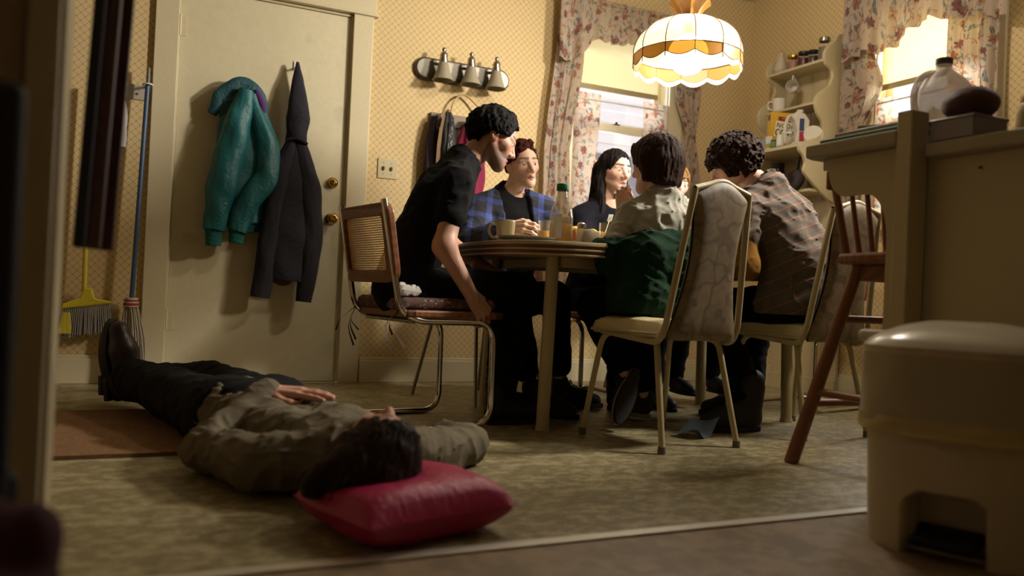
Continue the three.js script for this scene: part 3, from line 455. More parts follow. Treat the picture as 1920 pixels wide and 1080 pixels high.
// ---------- pedal bin ----------
{
  const t = thing('pedal_bin', 'white plastic pedal bin with a liner bag folded over its rim', 'trash can', [-2.155, 0, 3.275], -1.15);
  const pl = phys(0xc9bd9f, 0.4, { bumpMap: T.paint, bumpScale: 0.0008 });
  const ring = (a, rx, rz) => { const c = Math.cos(a), s = Math.sin(a), n = 2.9; return [rx * Math.sign(c) * Math.pow(Math.abs(c), 2 / n), rz * Math.sign(s) * Math.pow(Math.abs(s), 2 / n)]; };
  const wall = (y0, y1, k0, k1, off = 0, wob = 0) => sheet((u, v) => { const a = u * 6.2832, k = mix(k0, k1, v), [x, z] = ring(a, 0.205 * k + off, 0.185 * k + off), q = wob * (fbm(a * 3, v * 3, 2) + 0.4 * Math.sin(a * 9 + v * 4)); return [x * (1 + q), mix(y0, y1, v), z * (1 + q), u, v]; }, 64, 8);
  // body with the pedal recess cut from the front: panels around it
  const recess = (x, y, z) => z > 0.05 && Math.abs(x + 0.0) < 0.075 && y < 0.135;
  const body = sheet((u, v) => { const a = u * 6.2832, y = mix(0.0, 0.425, v), k = mix(0.93, 1.0, v); const [x, z] = ring(a, 0.205 * k, 0.185 * k); const e = z > 0 ? smooth(0.082, 0.07, Math.abs(x)) * smooth(0.142, 0.128, y + Math.max(0, Math.abs(x) - 0.05) * 0.7) : 0; return [x, y, z - 0.09 * e, a * 0.2, y]; }, 160, 60);
  part('body', body, pl, t); void recess;
  part('rim_band', wall(0.415, 0.458, 1.03, 1.035), pl, t);
  part('lid', sheet((u, v) => { const a = u * 6.2832, k = 1.05 * (1 - v); const [x, z] = ring(a, 0.205 * k, 0.185 * k); return [x, 0.456 + 0.062 * Math.pow(Math.sin(Math.min(1, v * 1.25) * 1.5708), 0.7), z, u, v]; }, 64, 20), phys(0xcdc6b2, 0.22, {}), t);
  part('lid_tab', at(box(0.09, 0.032, 0.05, 0, 0, 0, 0.014), -0.215, 0.47, -0.05), phys(0xcdc6b2, 0.3, {}), t);
  part('liner_bag', [wall(0.285, 0.44, 1.045, 1.04, 0.002, 0.018)], phys(0xd8ceb0, 0.45, { transmission: 0.45, thickness: 0 }), t);
  part('liner_hem', [wall(0.262, 0.3, 1.05, 1.05, 0.004, 0.02)], phys(0xd9c98e, 0.5, { transmission: 0.25, thickness: 0 }), t);
  part('pedal', [box(0.13, 0.02, 0.09, 0, 0.035, 0.145, 0.008), box(0.13, 0.03, 0.02, 0, 0.045, 0.1, 0.006)], M.black, t);
  part('bin_floor', box(0.3, 0.01, 0.26, 0, 0.006, 0, 0.003), pl, t);
}

// ---------- wall fittings on the back wall ----------
{
  const t = thing('wall_sconce', 'brushed metal wall light bar with three frosted bell shades', 'wall light', [-2.165, 1.81, 0]);
  const bar = new THREE.Shape(); bar.absarc(-0.235, 0, 0.058, Math.PI / 2, -Math.PI / 2); bar.absarc(0.235, 0, 0.058, -Math.PI / 2, Math.PI / 2); bar.closePath();
  part('back_plate', new THREE.ExtrudeGeometry(bar, { depth: 0.012, bevelEnabled: true, bevelThickness: 0.014, bevelSize: 0.014, bevelOffset: -0.008, bevelSegments: 5, curveSegments: 24 }), mat(0x6a665e, 0.38, { metalness: 1 }), t);
  for (const x of [-0.155, 0.015, 0.175]) {
    const s = part('shade', at(lathe([[0.022, 0.03], [0.03, 0.012], [0.04, -0.03], [0.056, -0.07], [0.062, -0.078], [0.058, -0.078], [0.038, -0.034], [0.027, 0.008], [0.02, 0.026]]), x, 0, 0.1), phys(0xa39a80, 0.6, { transmission: 0.35, thickness: 0 }), t);
    part('holder', [at(lathe([[0.024, 0.022], [0.026, 0.04], [0.02, 0.056], [0.024, 0.062], [0.018, 0.078], [0.008, 0.086], [0.013, 0.096], [0.01, 0.108], [0, 0.112]]), x, 0, 0.1), rod([x, 0.03, 0.02], [x, 0.045, 0.1], 0.008)], M.dullChrome, s);
  }
}
{
  const t = thing('light_switch', 'cream double light switch plate beside the door casing', 'light switch', [-2.592, 1.21, 0]);
  part('plate', box(0.115, 0.115, 0.006, 0, 0, 0.003, 0.003), mat(0xb8ab84, 0.4), t);
  for (const x of [-0.023, 0.023]) { part('toggle', at(box(0.009, 0.022, 0.014, 0, 0, 0, 0.002), x, 0, 0.011, 0.4), mat(0x8a7a5a, 0.5), t); for (const y of [-0.03, 0.03]) part('screw', at(cyl(0.003, 0.003, 0.002, 0, 0, 0, 8), x, y, 0.006, Math.PI / 2), M.dullChrome, t); }
}
{
  const t = thing('hook_rack', 'dark wooden coat rack below the wall light', 'coat rack', [-2.17, 1.525, 0]);
  part('board', box(0.37, 0.075, 0.022, 0, 0, 0.011, 0.004), mat(0x6a5a44, 0.5), t);
  for (const x of [-0.16, -0.06, 0.06, 0.16]) part('peg', tube([[x, -0.01, 0.02], [x, -0.02, 0.05], [x, 0.015, 0.06]], 0.005), M.darkMetal, t);
}
function hung(name, label, cat, mt, x0, x1, y0, y1, z, bulge, seedv, extra) { // cloth mass hanging from a peg
  const t = thing(name, label, cat);
  part('cloth', sheet((u, v) => { const a = u * 6.2832, y = mix(y1, y0, v), k = Math.pow(Math.sin(Math.min(1, v * 1.6 + 0.12) * 1.5708), 0.7), cx = mix((x0 + x1) / 2, (x0 + x1) / 2, v); const f = 1 + 0.12 * Math.sin(a * 5 + v * 4 + seedv) + 0.18 * fbm(Math.cos(a) * 2 + seedv, v * 4, Math.sin(a) * 2); return [cx + Math.cos(a) * (x1 - x0) / 2 * k * f, y, Math.max(0.004, z + Math.sin(a) * bulge * k * f), u, v]; }, 40, 24), mt, t);
  extra?.(t); return t;
}
hung('dark_bag', 'black bag with a pale print hanging on the coat rack', 'bag', mat(0x1a181c, 0.7), -2.32, -2.215, 1.12, 1.56, 0.08, 0.05, 1, (t) => {
  part('tan_strap', ribbon([[-2.325, 1.15, 0.1], [-2.325, 1.4, 0.11], [-2.295, 1.55, 0.1], [-2.26, 1.57, 0.06]], 0.03), mat(0x6d5638, 0.8), t);
  part('pale_print', sheet((u, v) => [mix(-2.275, -2.245, u) - 0.02 * v, mix(1.5, 1.26, v), 0.136 - 0.012 * Math.cos(v * 3) - 0.012 * Math.abs(u - 0.5), u, v], 6, 12), mat(0xffffff, 0.8, { map: canvasTex(64, 128, (c, w, h) => { c.fillStyle = '#1c1a1e'; c.fillRect(0, 0, w, h); for (let i = 0; i < 40; i++) { c.fillStyle = ['#8d8880', '#6a6660', '#3b393c'][i % 3]; c.beginPath(); c.ellipse(rr(8, 56), rr(10, 120), rr(3, 9), rr(2, 6), rr(0, 3), 0, 7); c.fill(); } }, 1) }), t);
});
hung('purple_garment', 'dark purple garment hanging at the end of the coat rack', 'garment', mat(0x22161f, 0.85), -2.39, -2.3, 0.95, 1.53, 0.05, 0.035, 5);
hung('magenta_scarf', 'magenta cloth hanging on the coat rack behind the man\'s head', 'scarf', mat(0x7a1038, 0.85), -2.2, -2.04, 1.1, 1.545, 0.08, 0.05, 3);
solo('bag_handle', tube([[-2.245, 1.56, 0.05], [-2.22, 1.64, 0.04], [-2.165, 1.685, 0.035], [-2.1, 1.65, 0.04], [-2.05, 1.59, 0.05], [-2.03, 1.5, 0.06]], 0.006, 8), mat(0xb09868, 0.6), 'thin tan loop handle rising above the coat rack', 'handle');
// jackets on the door: built from tapering cloth tubes
function clothTube(path, radii, flat, seedv, wr = 0.1, zmin = 0.004) {
  const c = new THREE.CatmullRomCurve3(path.map((p) => V(...p))), n = radii.length - 1;
  return sheet((u, v) => { const a = u * 6.2832, p = c.getPoint(v), d = c.getTangent(v), s = V(0, 0, 1).cross(d).normalize(); const k = v * n, i = Math.min(n - 1, Math.floor(k)), r = mix(radii[i], radii[i + 1], k - i) * (1 + wr * Math.sin(v * 23 + a * 2 + seedv) * 0.5 + wr * 2.2 * fbm(Math.cos(a) * 1.6 + seedv, v * 5, Math.sin(a) * 1.6)); return [p.x + s.x * Math.cos(a) * r, p.y + s.y * Math.cos(a) * r, Math.max(zmin, p.z + Math.sin(a) * r * flat), u * 0.3, v * 0.6]; }, 36, 48);
}
{
  const t = thing('teal_jacket', 'teal puffer jacket with purple lining hanging on the door', 'jacket');
  const teal = phys(0x0f5e62, 0.5, { sheen: 0.3, bumpMap: T.paint, bumpScale: 0.004 });
  part('back_panel', clothTube([[-3.39, 1.5, 0.06], [-3.4, 1.3, 0.06], [-3.4, 1.0, 0.055], [-3.37, 0.83, 0.05]], [0.07, 0.115, 0.14, 0.125], 0.36, 1, 0.08), teal, t);
  part('sleeve', clothTube([[-3.385, 1.52, 0.09], [-3.43, 1.3, 0.1], [-3.49, 1.0, 0.1], [-3.515, 0.79, 0.095]], [0.04, 0.07, 0.072, 0.055], 0.85, 4, 0.09), teal, t);
  part('sleeve', clothTube([[-3.36, 1.5, 0.08], [-3.27, 1.25, 0.09], [-3.27, 1.08, 0.095], [-3.36, 0.93, 0.1], [-3.4, 0.79, 0.1]], [0.04, 0.058, 0.062, 0.06, 0.05], 0.85, 7, 0.1), teal, t);
  part('cuff', [clothTube([[-3.513, 0.795, 0.095], [-3.512, 0.71, 0.095]], [0.042, 0.038], 0.8, 2, 0.03), clothTube([[-3.4, 0.8, 0.1], [-3.405, 0.73, 0.1]], [0.04, 0.036], 0.8, 3, 0.03)], mat(0x0d5a58, 0.9), t);
  part('collar', [clothTube([[-3.545, 1.385, 0.05], [-3.5, 1.47, 0.055], [-3.43, 1.54, 0.06], [-3.36, 1.535, 0.06], [-3.31, 1.46, 0.055], [-3.285, 1.375, 0.05]], [0.022, 0.05, 0.05, 0.045, 0.042, 0.02], 0.45, 9, 0.14), clothTube([[-3.42, 1.56, 0.045], [-3.42, 1.46, 0.05], [-3.41, 1.33, 0.05]], [0.05, 0.1, 0.1], 0.3, 5, 0.1)], phys(0x0c444c, 0.6, { bumpMap: T.paint, bumpScale: 0.004 }), t);
  for (const [x, y] of [[-3.53, 0.79], [-3.415, 0.79]]) part('cuff_seam', at(new THREE.TorusGeometry(0.043, 0.003, 6, 24), x + 0.014, y, 0.097, Math.PI / 2 - 0.1), teal, t);
  part('lining', clothTube([[-3.34, 1.53, 0.1], [-3.305, 1.45, 0.105], [-3.3, 1.4, 0.1]], [0.012, 0.02, 0.012], 0.6, 2, 0.02), mat(0x4a1660, 0.7), t);
  part('hem_band', clothTube([[-3.35, 0.86, 0.045], [-3.34, 0.79, 0.045]], [0.1, 0.085], 0.4, 3, 0.03), mat(0x0a4446, 0.9), t);
}
{
  const t = thing('navy_coat', 'dark navy hooded coat hanging by its hood on the door', 'coat');
  const nv = mat(0x15131f, 0.85, { bumpMap: T.paint, bumpScale: 0.004 });
  part('hood', clothTube([[-3.126, 1.72, 0.045], [-3.12, 1.58, 0.06], [-3.115, 1.42, 0.07], [-3.12, 1.29, 0.065]], [0.008, 0.038, 0.062, 0.055], 0.7, 3, 0.06), nv, t);
  part('body', clothTube([[-3.12, 1.33, 0.06], [-3.12, 1.1, 0.07], [-3.125, 0.8, 0.075], [-3.14, 0.55, 0.07]], [0.04, 0.105, 0.13, 0.12], 0.45, 8, 0.08), nv, t);
  part('sleeve', clothTube([[-3.14, 1.3, 0.07], [-3.2, 1.05, 0.085], [-3.24, 0.75, 0.09], [-3.27, 0.455, 0.085]], [0.03, 0.055, 0.055, 0.05], 0.75, 5, 0.08), nv, t);
  part('sleeve', clothTube([[-3.1, 1.3, 0.07], [-3.04, 1.05, 0.09], [-3.02, 0.75, 0.095], [-3.045, 0.44, 0.09]], [0.03, 0.055, 0.058, 0.042], 0.75, 6, 0.08), nv, t);
  part('neck_seam', tube([[-3.175, 1.29, 0.1], [-3.12, 1.3, 0.115], [-3.065, 1.28, 0.1]], 0.008, 8), nv, t);
  part('lining', sheet((u, v) => [mix(-3.2, -3.1, u), mix(0.62, 0.54 - 0.02 * Math.sin(u * 3.1), v), 0.03 + 0.01 * Math.sin(u * 3), u, v], 8, 4), mat(0x7a6a52, 0.8), t);
}
{ // broom holder with hooks, mop, broom, cloth
  const t = thing('broom_holder', 'pale metal broom holder plate on the wallpaper', 'holder', [-3.93, 1.455, 0]);
  part('plate', box(0.2, 0.075, 0.006, 0, 0, 0.004, 0.002), mat(0xa9a290, 0.4), t);
  part('ring', at(new THREE.TorusGeometry(0.022, 0.004, 8, 24, 5.2), 0.079, 0.03, 0.06, 1.4), M.white, t);
  part('ring_arm', rod([0.079, 0.03, 0.006], [0.079, 0.03, 0.04], 0.005), M.white, t); part('screw', at(cyl(0.005, 0.005, 0.004, 0, 0, 0, 10), 0.035, -0.01, 0.007, Math.PI / 2), M.dullChrome, t);
  hung('white_rag', 'white rag hanging below the broom holder', 'cloth', mat(0xa8a49c, 0.95), -4.02, -3.935, 1.17, 1.43, 0.03, 0.02, 2);
  const m = thing('string_mop', 'string mop with a blue handle leaning beside the door casing', 'mop');
  part('handle', rod([-3.877, 0.42, 0.075], [-3.851, 1.5, 0.06], 0.0115, 0.0105), mat(0x34506e, 0.45), m); part('handle_tip', cyl(0.009, 0.007, 0.07, -3.85, 1.5, 0.06), mat(0x6a6a60, 0.5), m);
  part('collar', [cyl(0.036, 0.03, 0.045, -3.878, 0.385, 0.075)], mat(0xb8ae98, 0.8), m);
  part('red_band', [cyl(0.037, 0.0355, 0.012, -3.878, 0.392, 0.075), cyl(0.034, 0.0325, 0.008, -3.878, 0.412, 0.075)], mat(0x8a2a24, 0.8), m);
  const strands = []; for (let i = 0; i < 110; i++) { const a = rr(0, 6.28), q = Math.sqrt(rnd()), x = -3.878 + Math.cos(a) * q * 0.03, z = 0.075 + Math.sin(a) * q * 0.028, k = rr(2.0, 2.35), len = rr(0.3, 0.375); const ex = -3.862 + (x + 3.878) * k, ez = Math.max(0.03, 0.08 + (z - 0.075) * k); strands.push(tube([[x, 0.39, z], [mix(x, ex, 0.75) + rr(-0.006, 0.006), 0.39 - len * 0.5, mix(z, ez, 0.75)], [ex + rr(-0.008, 0.008), 0.39 - len, ez]], 0.0034, 5, false, 0.5, 8)); }
  const st = part('yarn', strands, mat(0xa39a86, 0.95), m); st.userData.kind = 'stuff';
  const b = thing('push_broom', 'yellow plastic broom hanging head-down with grey bristles', 'broom');
  const yl = mat(0xc6b428, 0.5);
  part('handle', rod([-4.086, 0.45, 0.07], [-4.1, 1.45, 0.05], 0.0115), yl, b);
  part('head', [at(extrude([[-0.105, -0.02], [0.105, 0.012], [0.11, 0.022], [0.04, 0.035], [0.022, 0.085], [-0.012, 0.085], [-0.03, 0.035], [-0.1, 0.005]], 0.05, 0.008), -4.075, 0.385, 0.045)], yl, b);
  const br = []; for (let i = 0; i < 26; i++) for (let j = 0; j < 3; j++) { const u = i / 25, x = -4.175 + u * 0.2; br.push(rod([x, 0.375 + u * 0.026, 0.055 + j * 0.014], [x + (u - 0.5) * 0.03 + rr(-0.004, 0.004), 0.225 + u * 0.04 + rr(-0.008, 0.008), 0.05 + j * 0.018], 0.0034, 0.0024, 5)); }
  part('bristles', br, mat(0x8f8c86, 0.8), b).userData.kind = 'stuff';
  part('yellow_bristle_tuft', [...Array(14)].map((_, i) => rod([-4.17 + i * 0.002, 0.35, 0.1], [-4.185 + i * 0.004, 0.25, 0.105], 0.004, 0.003, 5)), yl, b);
}

// ---------- bodies: smooth distance fields meshed into continuous skins ----------
// capsule: [ax,ay,az, bx,by,bz, ra, rb]
const cap = (a, b, ra, rb = ra) => [a.x, a.y, a.z, b.x, b.y, b.z, ra, rb];
function capsD(P, k, x, y, z) {
  let d = 1e3;
  for (let i = 0; i < P.length; i++) {
    const p = P[i], bx = p[3] - p[0], by = p[4] - p[1], bz = p[5] - p[2], px = x - p[0], py = y - p[1], pz = z - p[2], l = bx * bx + by * by + bz * bz;
    let t = l > 0 ? (px * bx + py * by + pz * bz) / l : 0; t = t < 0 ? 0 : t > 1 ? 1 : t;
    const qx = px - bx * t, qy = py - by * t, qz = pz - bz * t, e = Math.sqrt(qx * qx + qy * qy + qz * qz) - (p[6] + (p[7] - p[6]) * t);
    const h = k - Math.abs(d - e); d = d < e ? d : e; if (h > 0) d -= h * h * 0.25 / k;
  }
  return d;
}
function bounds(P, pad) { const lo = [1e3, 1e3, 1e3], hi = [-1e3, -1e3, -1e3]; for (const p of P) for (const o of [0, 3]) for (let c = 0; c < 3; c++) { const r = Math.max(p[6], p[7]) + pad; lo[c] = Math.min(lo[c], p[o + c] - r); hi[c] = Math.max(hi[c], p[o + c] + r); } return [lo, hi]; }
// surface nets over the box lo..hi; slack widens the skip test for noisy fields
function mesh(f, lo, hi, cell, slack = 1.25) {
  const n = [0, 1, 2].map((c) => Math.ceil((hi[c] - lo[c]) / cell) + 2), B = 5, val = new Float32Array(n[0] * n[1] * n[2]).fill(1), I = (i, j, k) => (k * n[1] + j) * n[0] + i;
  const R = (B * 0.5 * 1.7321 + 1.8) * cell * slack;
  for (let K = 0; K < n[2]; K += B) for (let J = 0; J < n[1]; J += B) for (let H = 0; H < n[0]; H += B) {
    const c = f(lo[0] + (H + B / 2) * cell, lo[1] + (J + B / 2) * cell, lo[2] + (K + B / 2) * cell), far = Math.abs(c) > R;
    for (let k = K; k < Math.min(K + B, n[2]); k++) for (let j = J; j < Math.min(J + B, n[1]); j++) for (let i = H; i < Math.min(H + B, n[0]); i++) val[I(i, j, k)] = far ? c : f(lo[0] + i * cell, lo[1] + j * cell, lo[2] + k * cell);
  }
  const vid = new Int32Array(n[0] * n[1] * n[2]).fill(-1), pos = [], idx = [];
  const E = [[0, 1], [2, 3], [4, 5], [6, 7], [0, 2], [1, 3], [4, 6], [5, 7], [0, 4], [1, 5], [2, 6], [3, 7]];
  for (let k = 0; k < n[2] - 1; k++) for (let j = 0; j < n[1] - 1; j++) for (let i = 0; i < n[0] - 1; i++) {
    const q = [], o = I(i, j, k); let m = 0;
    for (let c = 0; c < 8; c++) { const v = val[o + (c & 1) + ((c >> 1) & 1) * n[0] + (c >> 2) * n[0] * n[1]]; q.push(v); if (v < 0) m |= 1 << c; }
    if (m === 0 || m === 255) continue;
    let sx = 0, sy = 0, sz = 0, s = 0;
    for (const [a, b] of E) { if ((q[a] < 0) === (q[b] < 0)) continue; const t = q[a] / (q[a] - q[b]); sx += mix(a & 1, b & 1, t); sy += mix((a >> 1) & 1, (b >> 1) & 1, t); sz += mix(a >> 2, b >> 2, t); s++; }
    vid[o] = pos.length / 3; pos.push(lo[0] + (i + sx / s) * cell, lo[1] + (j + sy / s) * cell, lo[2] + (k + sz / s) * cell);
  }
  const quad = (a, b, c, d, flipq) => { if (a < 0 || b < 0 || c < 0 || d < 0) return; if (flipq) idx.push(a, c, b, a, d, c); else idx.push(a, b, c, a, c, d); };
  const sx = 1, sy = n[0], sz = n[0] * n[1];
  for (let k = 1; k < n[2] - 1; k++) for (let j = 1; j < n[1] - 1; j++) for (let i = 1; i < n[0] - 1; i++) {
    const o = I(i, j, k), v = val[o] < 0;
    if (v !== val[o + sx] < 0) quad(vid[o - sy - sz], vid[o - sz], vid[o], vid[o - sy], !v);
    if (v !== val[o + sy] < 0) quad(vid[o - sz - sx], vid[o - sx], vid[o], vid[o - sz], !v);
    if (v !== val[o + sz] < 0) quad(vid[o - sx - sy], vid[o - sy], vid[o], vid[o - sx], !v);
  }
  const g = new THREE.BufferGeometry(); g.setAttribute('position', new THREE.Float32BufferAttribute(pos, 3)); g.setIndex(idx); g.computeVertexNormals(); return g;
}
function paint(g, f) { const p = g.attributes.position, c = new Float32Array(p.count * 3); for (let i = 0; i < p.count; i++) c.set(f(p.getX(i), p.getY(i), p.getZ(i)), i * 3); g.setAttribute('color', new THREE.BufferAttribute(c, 3)); return g; }
function withUv(g, f) { const p = g.attributes.position, c = new Float32Array(p.count * 2); for (let i = 0; i < p.count; i++) c.set(f(p.getX(i), p.getY(i), p.getZ(i)), i * 2); g.setAttribute('uv', new THREE.BufferAttribute(c, 2)); return g; }
const lerpV = (a, b, t) => a.clone().lerp(b, t), off = (a, b, k) => a.clone().addScaledVector(b, k);

// ---- hand: wrist w, forward f, palm normal n ----
function handPrims(w, f, n, right, s, curl, thumb = 0.3, spread = 0.1) {
  f = f.clone().normalize(); n = n.clone().addScaledVector(f, -n.dot(f)).normalize();
  const t = right ? f.clone().cross(n) : n.clone().cross(f), P = [], pt = (a, b, c) => w.clone().addScaledVector(f, a * s).addScaledVector(t, b * s).addScaledVector(n, c * s);
  const kn = [[0.092, 0.031, 0.002], [0.097, 0.0105, -0.002], [0.093, -0.0105, -0.001], [0.083, -0.029, 0.003]], L = [[0.042, 0.026, 0.02], [0.046, 0.03, 0.021], [0.043, 0.028, 0.02], [0.034, 0.021, 0.018]];
  P.push(cap(pt(-0.03, 0, 0), pt(0.02, 0, 0.002), 0.026 * s, 0.024 * s));
  kn.forEach((k, i) => {
    P.push(cap(pt(0.012, k[1] * 0.6, 0.002), pt(...k), 0.0165 * s, 0.0125 * s));
    const c = Array.isArray(curl) ? curl[i] : curl; let a = c * 0.7, p = pt(...k), r = 0.0098;
    L[i].forEach((l, j) => { const d = f.clone().multiplyScalar(Math.cos(a)).addScaledVector(n, Math.sin(a)).addScaledVector(t, spread * (1.5 - i) * 0.4 * Math.max(0, Math.cos(a))).normalize(), q = p.clone().addScaledVector(d, l * s); P.push(cap(p, q, r * s * (i === 3 ? 0.88 : 1), (r - 0.0012) * s * (i === 3 ? 0.88 : 1))); p = q; r -= 0.0009; a += c * (j ? 0.75 : 1.05); });
  });
  const b0 = pt(0.022, 0.026, 0.006), b1 = pt(0.052, 0.05, 0.012 + 0.02 * thumb), b2 = pt(0.08, 0.056 - 0.012 * thumb, 0.016 + 0.03 * thumb), b3 = pt(0.104, 0.052 - 0.022 * thumb, 0.018 + 0.04 * thumb);
  P.push(cap(b0, b1, 0.0155 * s, 0.0125 * s), cap(b1, b2, 0.0118 * s, 0.0105 * s), cap(b2, b3, 0.0105 * s, 0.0085 * s));
  return P;
}
const ell = (x, y, z, c, r) => { const a = (x - c[0]) / r[0], b = (y - c[1]) / r[1], d = (z - c[2]) / r[2], k = Math.sqrt(a * a + b * b + d * d); return (k - 1) * Math.min(r[0], r[1], r[2]); };
const smin = (a, b, k) => { const h = Math.max(k - Math.abs(a - b), 0); return Math.min(a, b) - h * h * 0.25 / k; };
const smax = (a, b, k) => -smin(-a, -b, k);
// ---- head in its own frame: +z face, +y crown ----
const faceCaps = [[0, -0.01, 0.038, 0, -0.066, 0.05, 0.056, 0.037], [0.05, -0.042, -0.002, 0.012, -0.09, 0.062, 0.026, 0.02], [-0.05, -0.042, -0.002, -0.012, -0.09, 0.062, 0.026, 0.02], [0, -0.094, 0.066, 0, -0.096, 0.068, 0.0205, 0.0205], [0.046, -0.014, 0.05, 0.05, -0.01, 0.03, 0.02, 0.024], [-0.046, -0.014, 0.05, -0.05, -0.01, 0.03, 0.02, 0.024]];
const featCaps = [[0, 0.014, 0.084, 0, -0.027, 0.1055, 0.0085, 0.0115], [0.0125, -0.033, 0.0935, 0.011, -0.034, 0.092, 0.0085, 0.0085], [-0.0125, -0.033, 0.0935, -0.011, -0.034, 0.092, 0.0085, 0.0085], [0.012, 0.024, 0.084, 0.046, 0.022, 0.066, 0.009, 0.008], [-0.012, 0.024, 0.084, -0.046, 0.022, 0.066, 0.009, 0.008]];
const lipU = [[0, -0.0585, 0.0895, 0.021, -0.0645, 0.08, 0.0058, 0.003], [0, -0.0585, 0.0895, -0.021, -0.0645, 0.08, 0.0058, 0.003]], lipL = [[0, -0.0725, 0.0875, 0.019, -0.0665, 0.08, 0.0068, 0.003], [0, -0.0725, 0.0875, -0.019, -0.0665, 0.08, 0.0068, 0.003]];
function headD(x, y, z, nb, open) {
  let d = ell(x, y, z, [0, 0.03, -0.015], [0.073, 0.085, 0.095]); d = smin(d, ell(x, y, z, [0, 0.034, 0.03], [0.06, 0.062, 0.056]), 0.02);
  d = smin(d, capsD(faceCaps, 0.02, x, y, z), 0.022);
  d = smin(d, capsD([[0, -0.04, -0.025, ...nb, 0.05, 0.055]], 0.01, x, y, z), 0.022);
  const ax = Math.abs(x);
  d = smax(d, -(Math.hypot(ax - 0.031, y - 0.004, z - 0.097) - 0.0155), 0.012);
  d = smin(d, capsD(featCaps, 0.008, x, y, z), 0.01);
  const dy = open ? (y < -0.066 ? 0.003 : -0.003) : 0; d = smin(d, Math.min(capsD(lipU, 0.003, x, y, z), capsD(lipL, 0.003, x, y + dy * 0, z)), 0.004);
  if (open) d = smax(d, -capsD([[-0.012, -0.066, 0.094, 0.012, -0.066, 0.094, 0.0042, 0.0042]], 0.004, x, y, z), 0.003);
  d = smin(d, Math.hypot(ax - 0.0305, y - 0.004, z - 0.0745) - 0.0118, 0.002);
  const ear = ell(x > 0 ? x : -x, y, z, [0.077, -0.002, -0.01 + (y + 0.002) * -0.2], [0.009, 0.031, 0.019]); d = smin(d, smax(ear, -ell(ax, y, z, [0.086, 0.0, -0.006], [0.006, 0.018, 0.01]), 0.004), 0.006);
  return d;
}
function headColor(skin, o) {
  return (x, y, z) => {
    const ax = Math.abs(x); let c = skin.slice(); const b = 1 + 0.05 * fbm(x * 60, y * 60, z * 60, 2); c = c.map((q) => q * b);
    const red = Math.max(0, 1 - Math.hypot(ax - 0.045, y + 0.03, z - 0.06) / 0.035) * 0.16 + (ax > 0.07 ? 0.18 : 0) + Math.max(0, 1 - Math.hypot(x, y + 0.03, z - 0.105) / 0.022) * 0.14; c = [c[0], c[1] * (1 - red), c[2] * (1 - red)];
    const lip = Math.min(capsD(lipU, 0.003, x, y, z), capsD(lipL, 0.003, x, y, z)); if (lip < 0.0022) c = [skin[0] * 0.72, skin[1] * 0.42, skin[2] * 0.46]; if (o.open && Math.abs(y + 0.066) < 0.0035 && ax < 0.015 && z > 0.07) c = [0.05, 0.015, 0.015];
    const brow = capsD([[0.014, 0.031, 0.088, 0.046, 0.031, 0.068, 0.0045, 0.003], [-0.014, 0.031, 0.088, -0.046, 0.031, 0.068, 0.0045, 0.003]], 0.002, x, y, z); if (brow < 0.0045) c = o.brow;
    const ed = Math.hypot(ax - 0.0305, y - 0.004, z - 0.0745); if (ed < 0.0134 && Math.abs(y - 0.003) < (o.lids ?? 0.0052) && z > 0.078) { const ir = Math.hypot(ax - 0.0305 - (o.gaze ?? 0) * Math.sign(x), y - 0.003); c = ir < 0.0052 ? [0.03, 0.02, 0.015] : [0.55, 0.5, 0.46]; } else if (ed < 0.0165 && z > 0.072 && y > 0.006 && y < 0.0115) c = [skin[0] * 0.5, skin[1] * 0.4, skin[2] * 0.38];
    if (o.beard) { const bd = y < -0.035 && z > -0.02 && !(lip < 0.003) && !(y > -0.05 && z > 0.088) ? clamp(1.1 - Math.max(0, y + 0.05) / 0.02, 0, 1) : 0; if (bd > 0 && y > -0.125) c = c.map((q, i) => mix(q, [0.03, 0.022, 0.018][i], 0.62 * bd)); }
    return c;
  };
}
function hairMesh(o, hs) {
  const H = o.hair, amp = H.amp ?? 0.006, fr = H.freq ?? [70, 22, 70];
  const f = (x, y, z) => {
    let d = ell(x, y, z, [0, 0.032, -0.016], [0.075 + H.t, 0.088 + H.t, 0.098 + H.t]);
    if (H.caps) d = smin(d, capsD(H.caps, 0.02, x, y, z), 0.025);
    const cut = H.cut(x, y, z); d = smax(d, cut, 0.008);
    return d - amp * (vnoise(x * fr[0], y * fr[1], z * fr[2]) + 0.6 * vnoise(x * fr[0] * 2.3 + 9, y * fr[1] * 2.3, z * fr[2] * 2.3));
  };
  const lo = [-0.15, -0.15, -0.17], hi = [0.15, 0.17, 0.15]; if (H.caps) for (const p of H.caps) for (const q of [0, 3]) for (let c = 0; c < 3; c++) { lo[c] = Math.min(lo[c], p[q + c] - 0.07); hi[c] = Math.max(hi[c], p[q + c] + 0.07); }
  return mesh(f, lo, hi, (H.cell ?? 0.0036), 1.6);
}
// ---- clothing materials ----
const cloth = (c, o = {}) => phys(c, 0.92, { bumpMap: T.fine, bumpScale: 0.0008, specularIntensity: 0.35, ...o });
const skinMat = new THREE.MeshPhysicalMaterial({ color: 0xffffff, roughness: 0.52, vertexColors: true, side: THREE.DoubleSide });
const paintedCloth = mat(0xffffff, 0.92, { vertexColors: true });
const wrinkle = (x, y, z, a = 0.006, f = 14) => { const w = vnoise(x * 5, y * 5, z * 5) * 0.12, X = x + w, Y = y - w, r = 1 - 2 * Math.abs(vnoise(X * f * 1.5 + 11, Y * f * 0.9, z * f * 1.5)), q = 1 - 2 * Math.abs(vnoise(X * f * 0.8 + 31, Y * f * 2.2 + 7, z * f * 0.8)); return a * (0.6 * fbm(x * f, y * f * 0.8, z * f, 2) + 0.6 * r * r * Math.sign(r) + 0.6 * q * q * Math.sign(q)); };

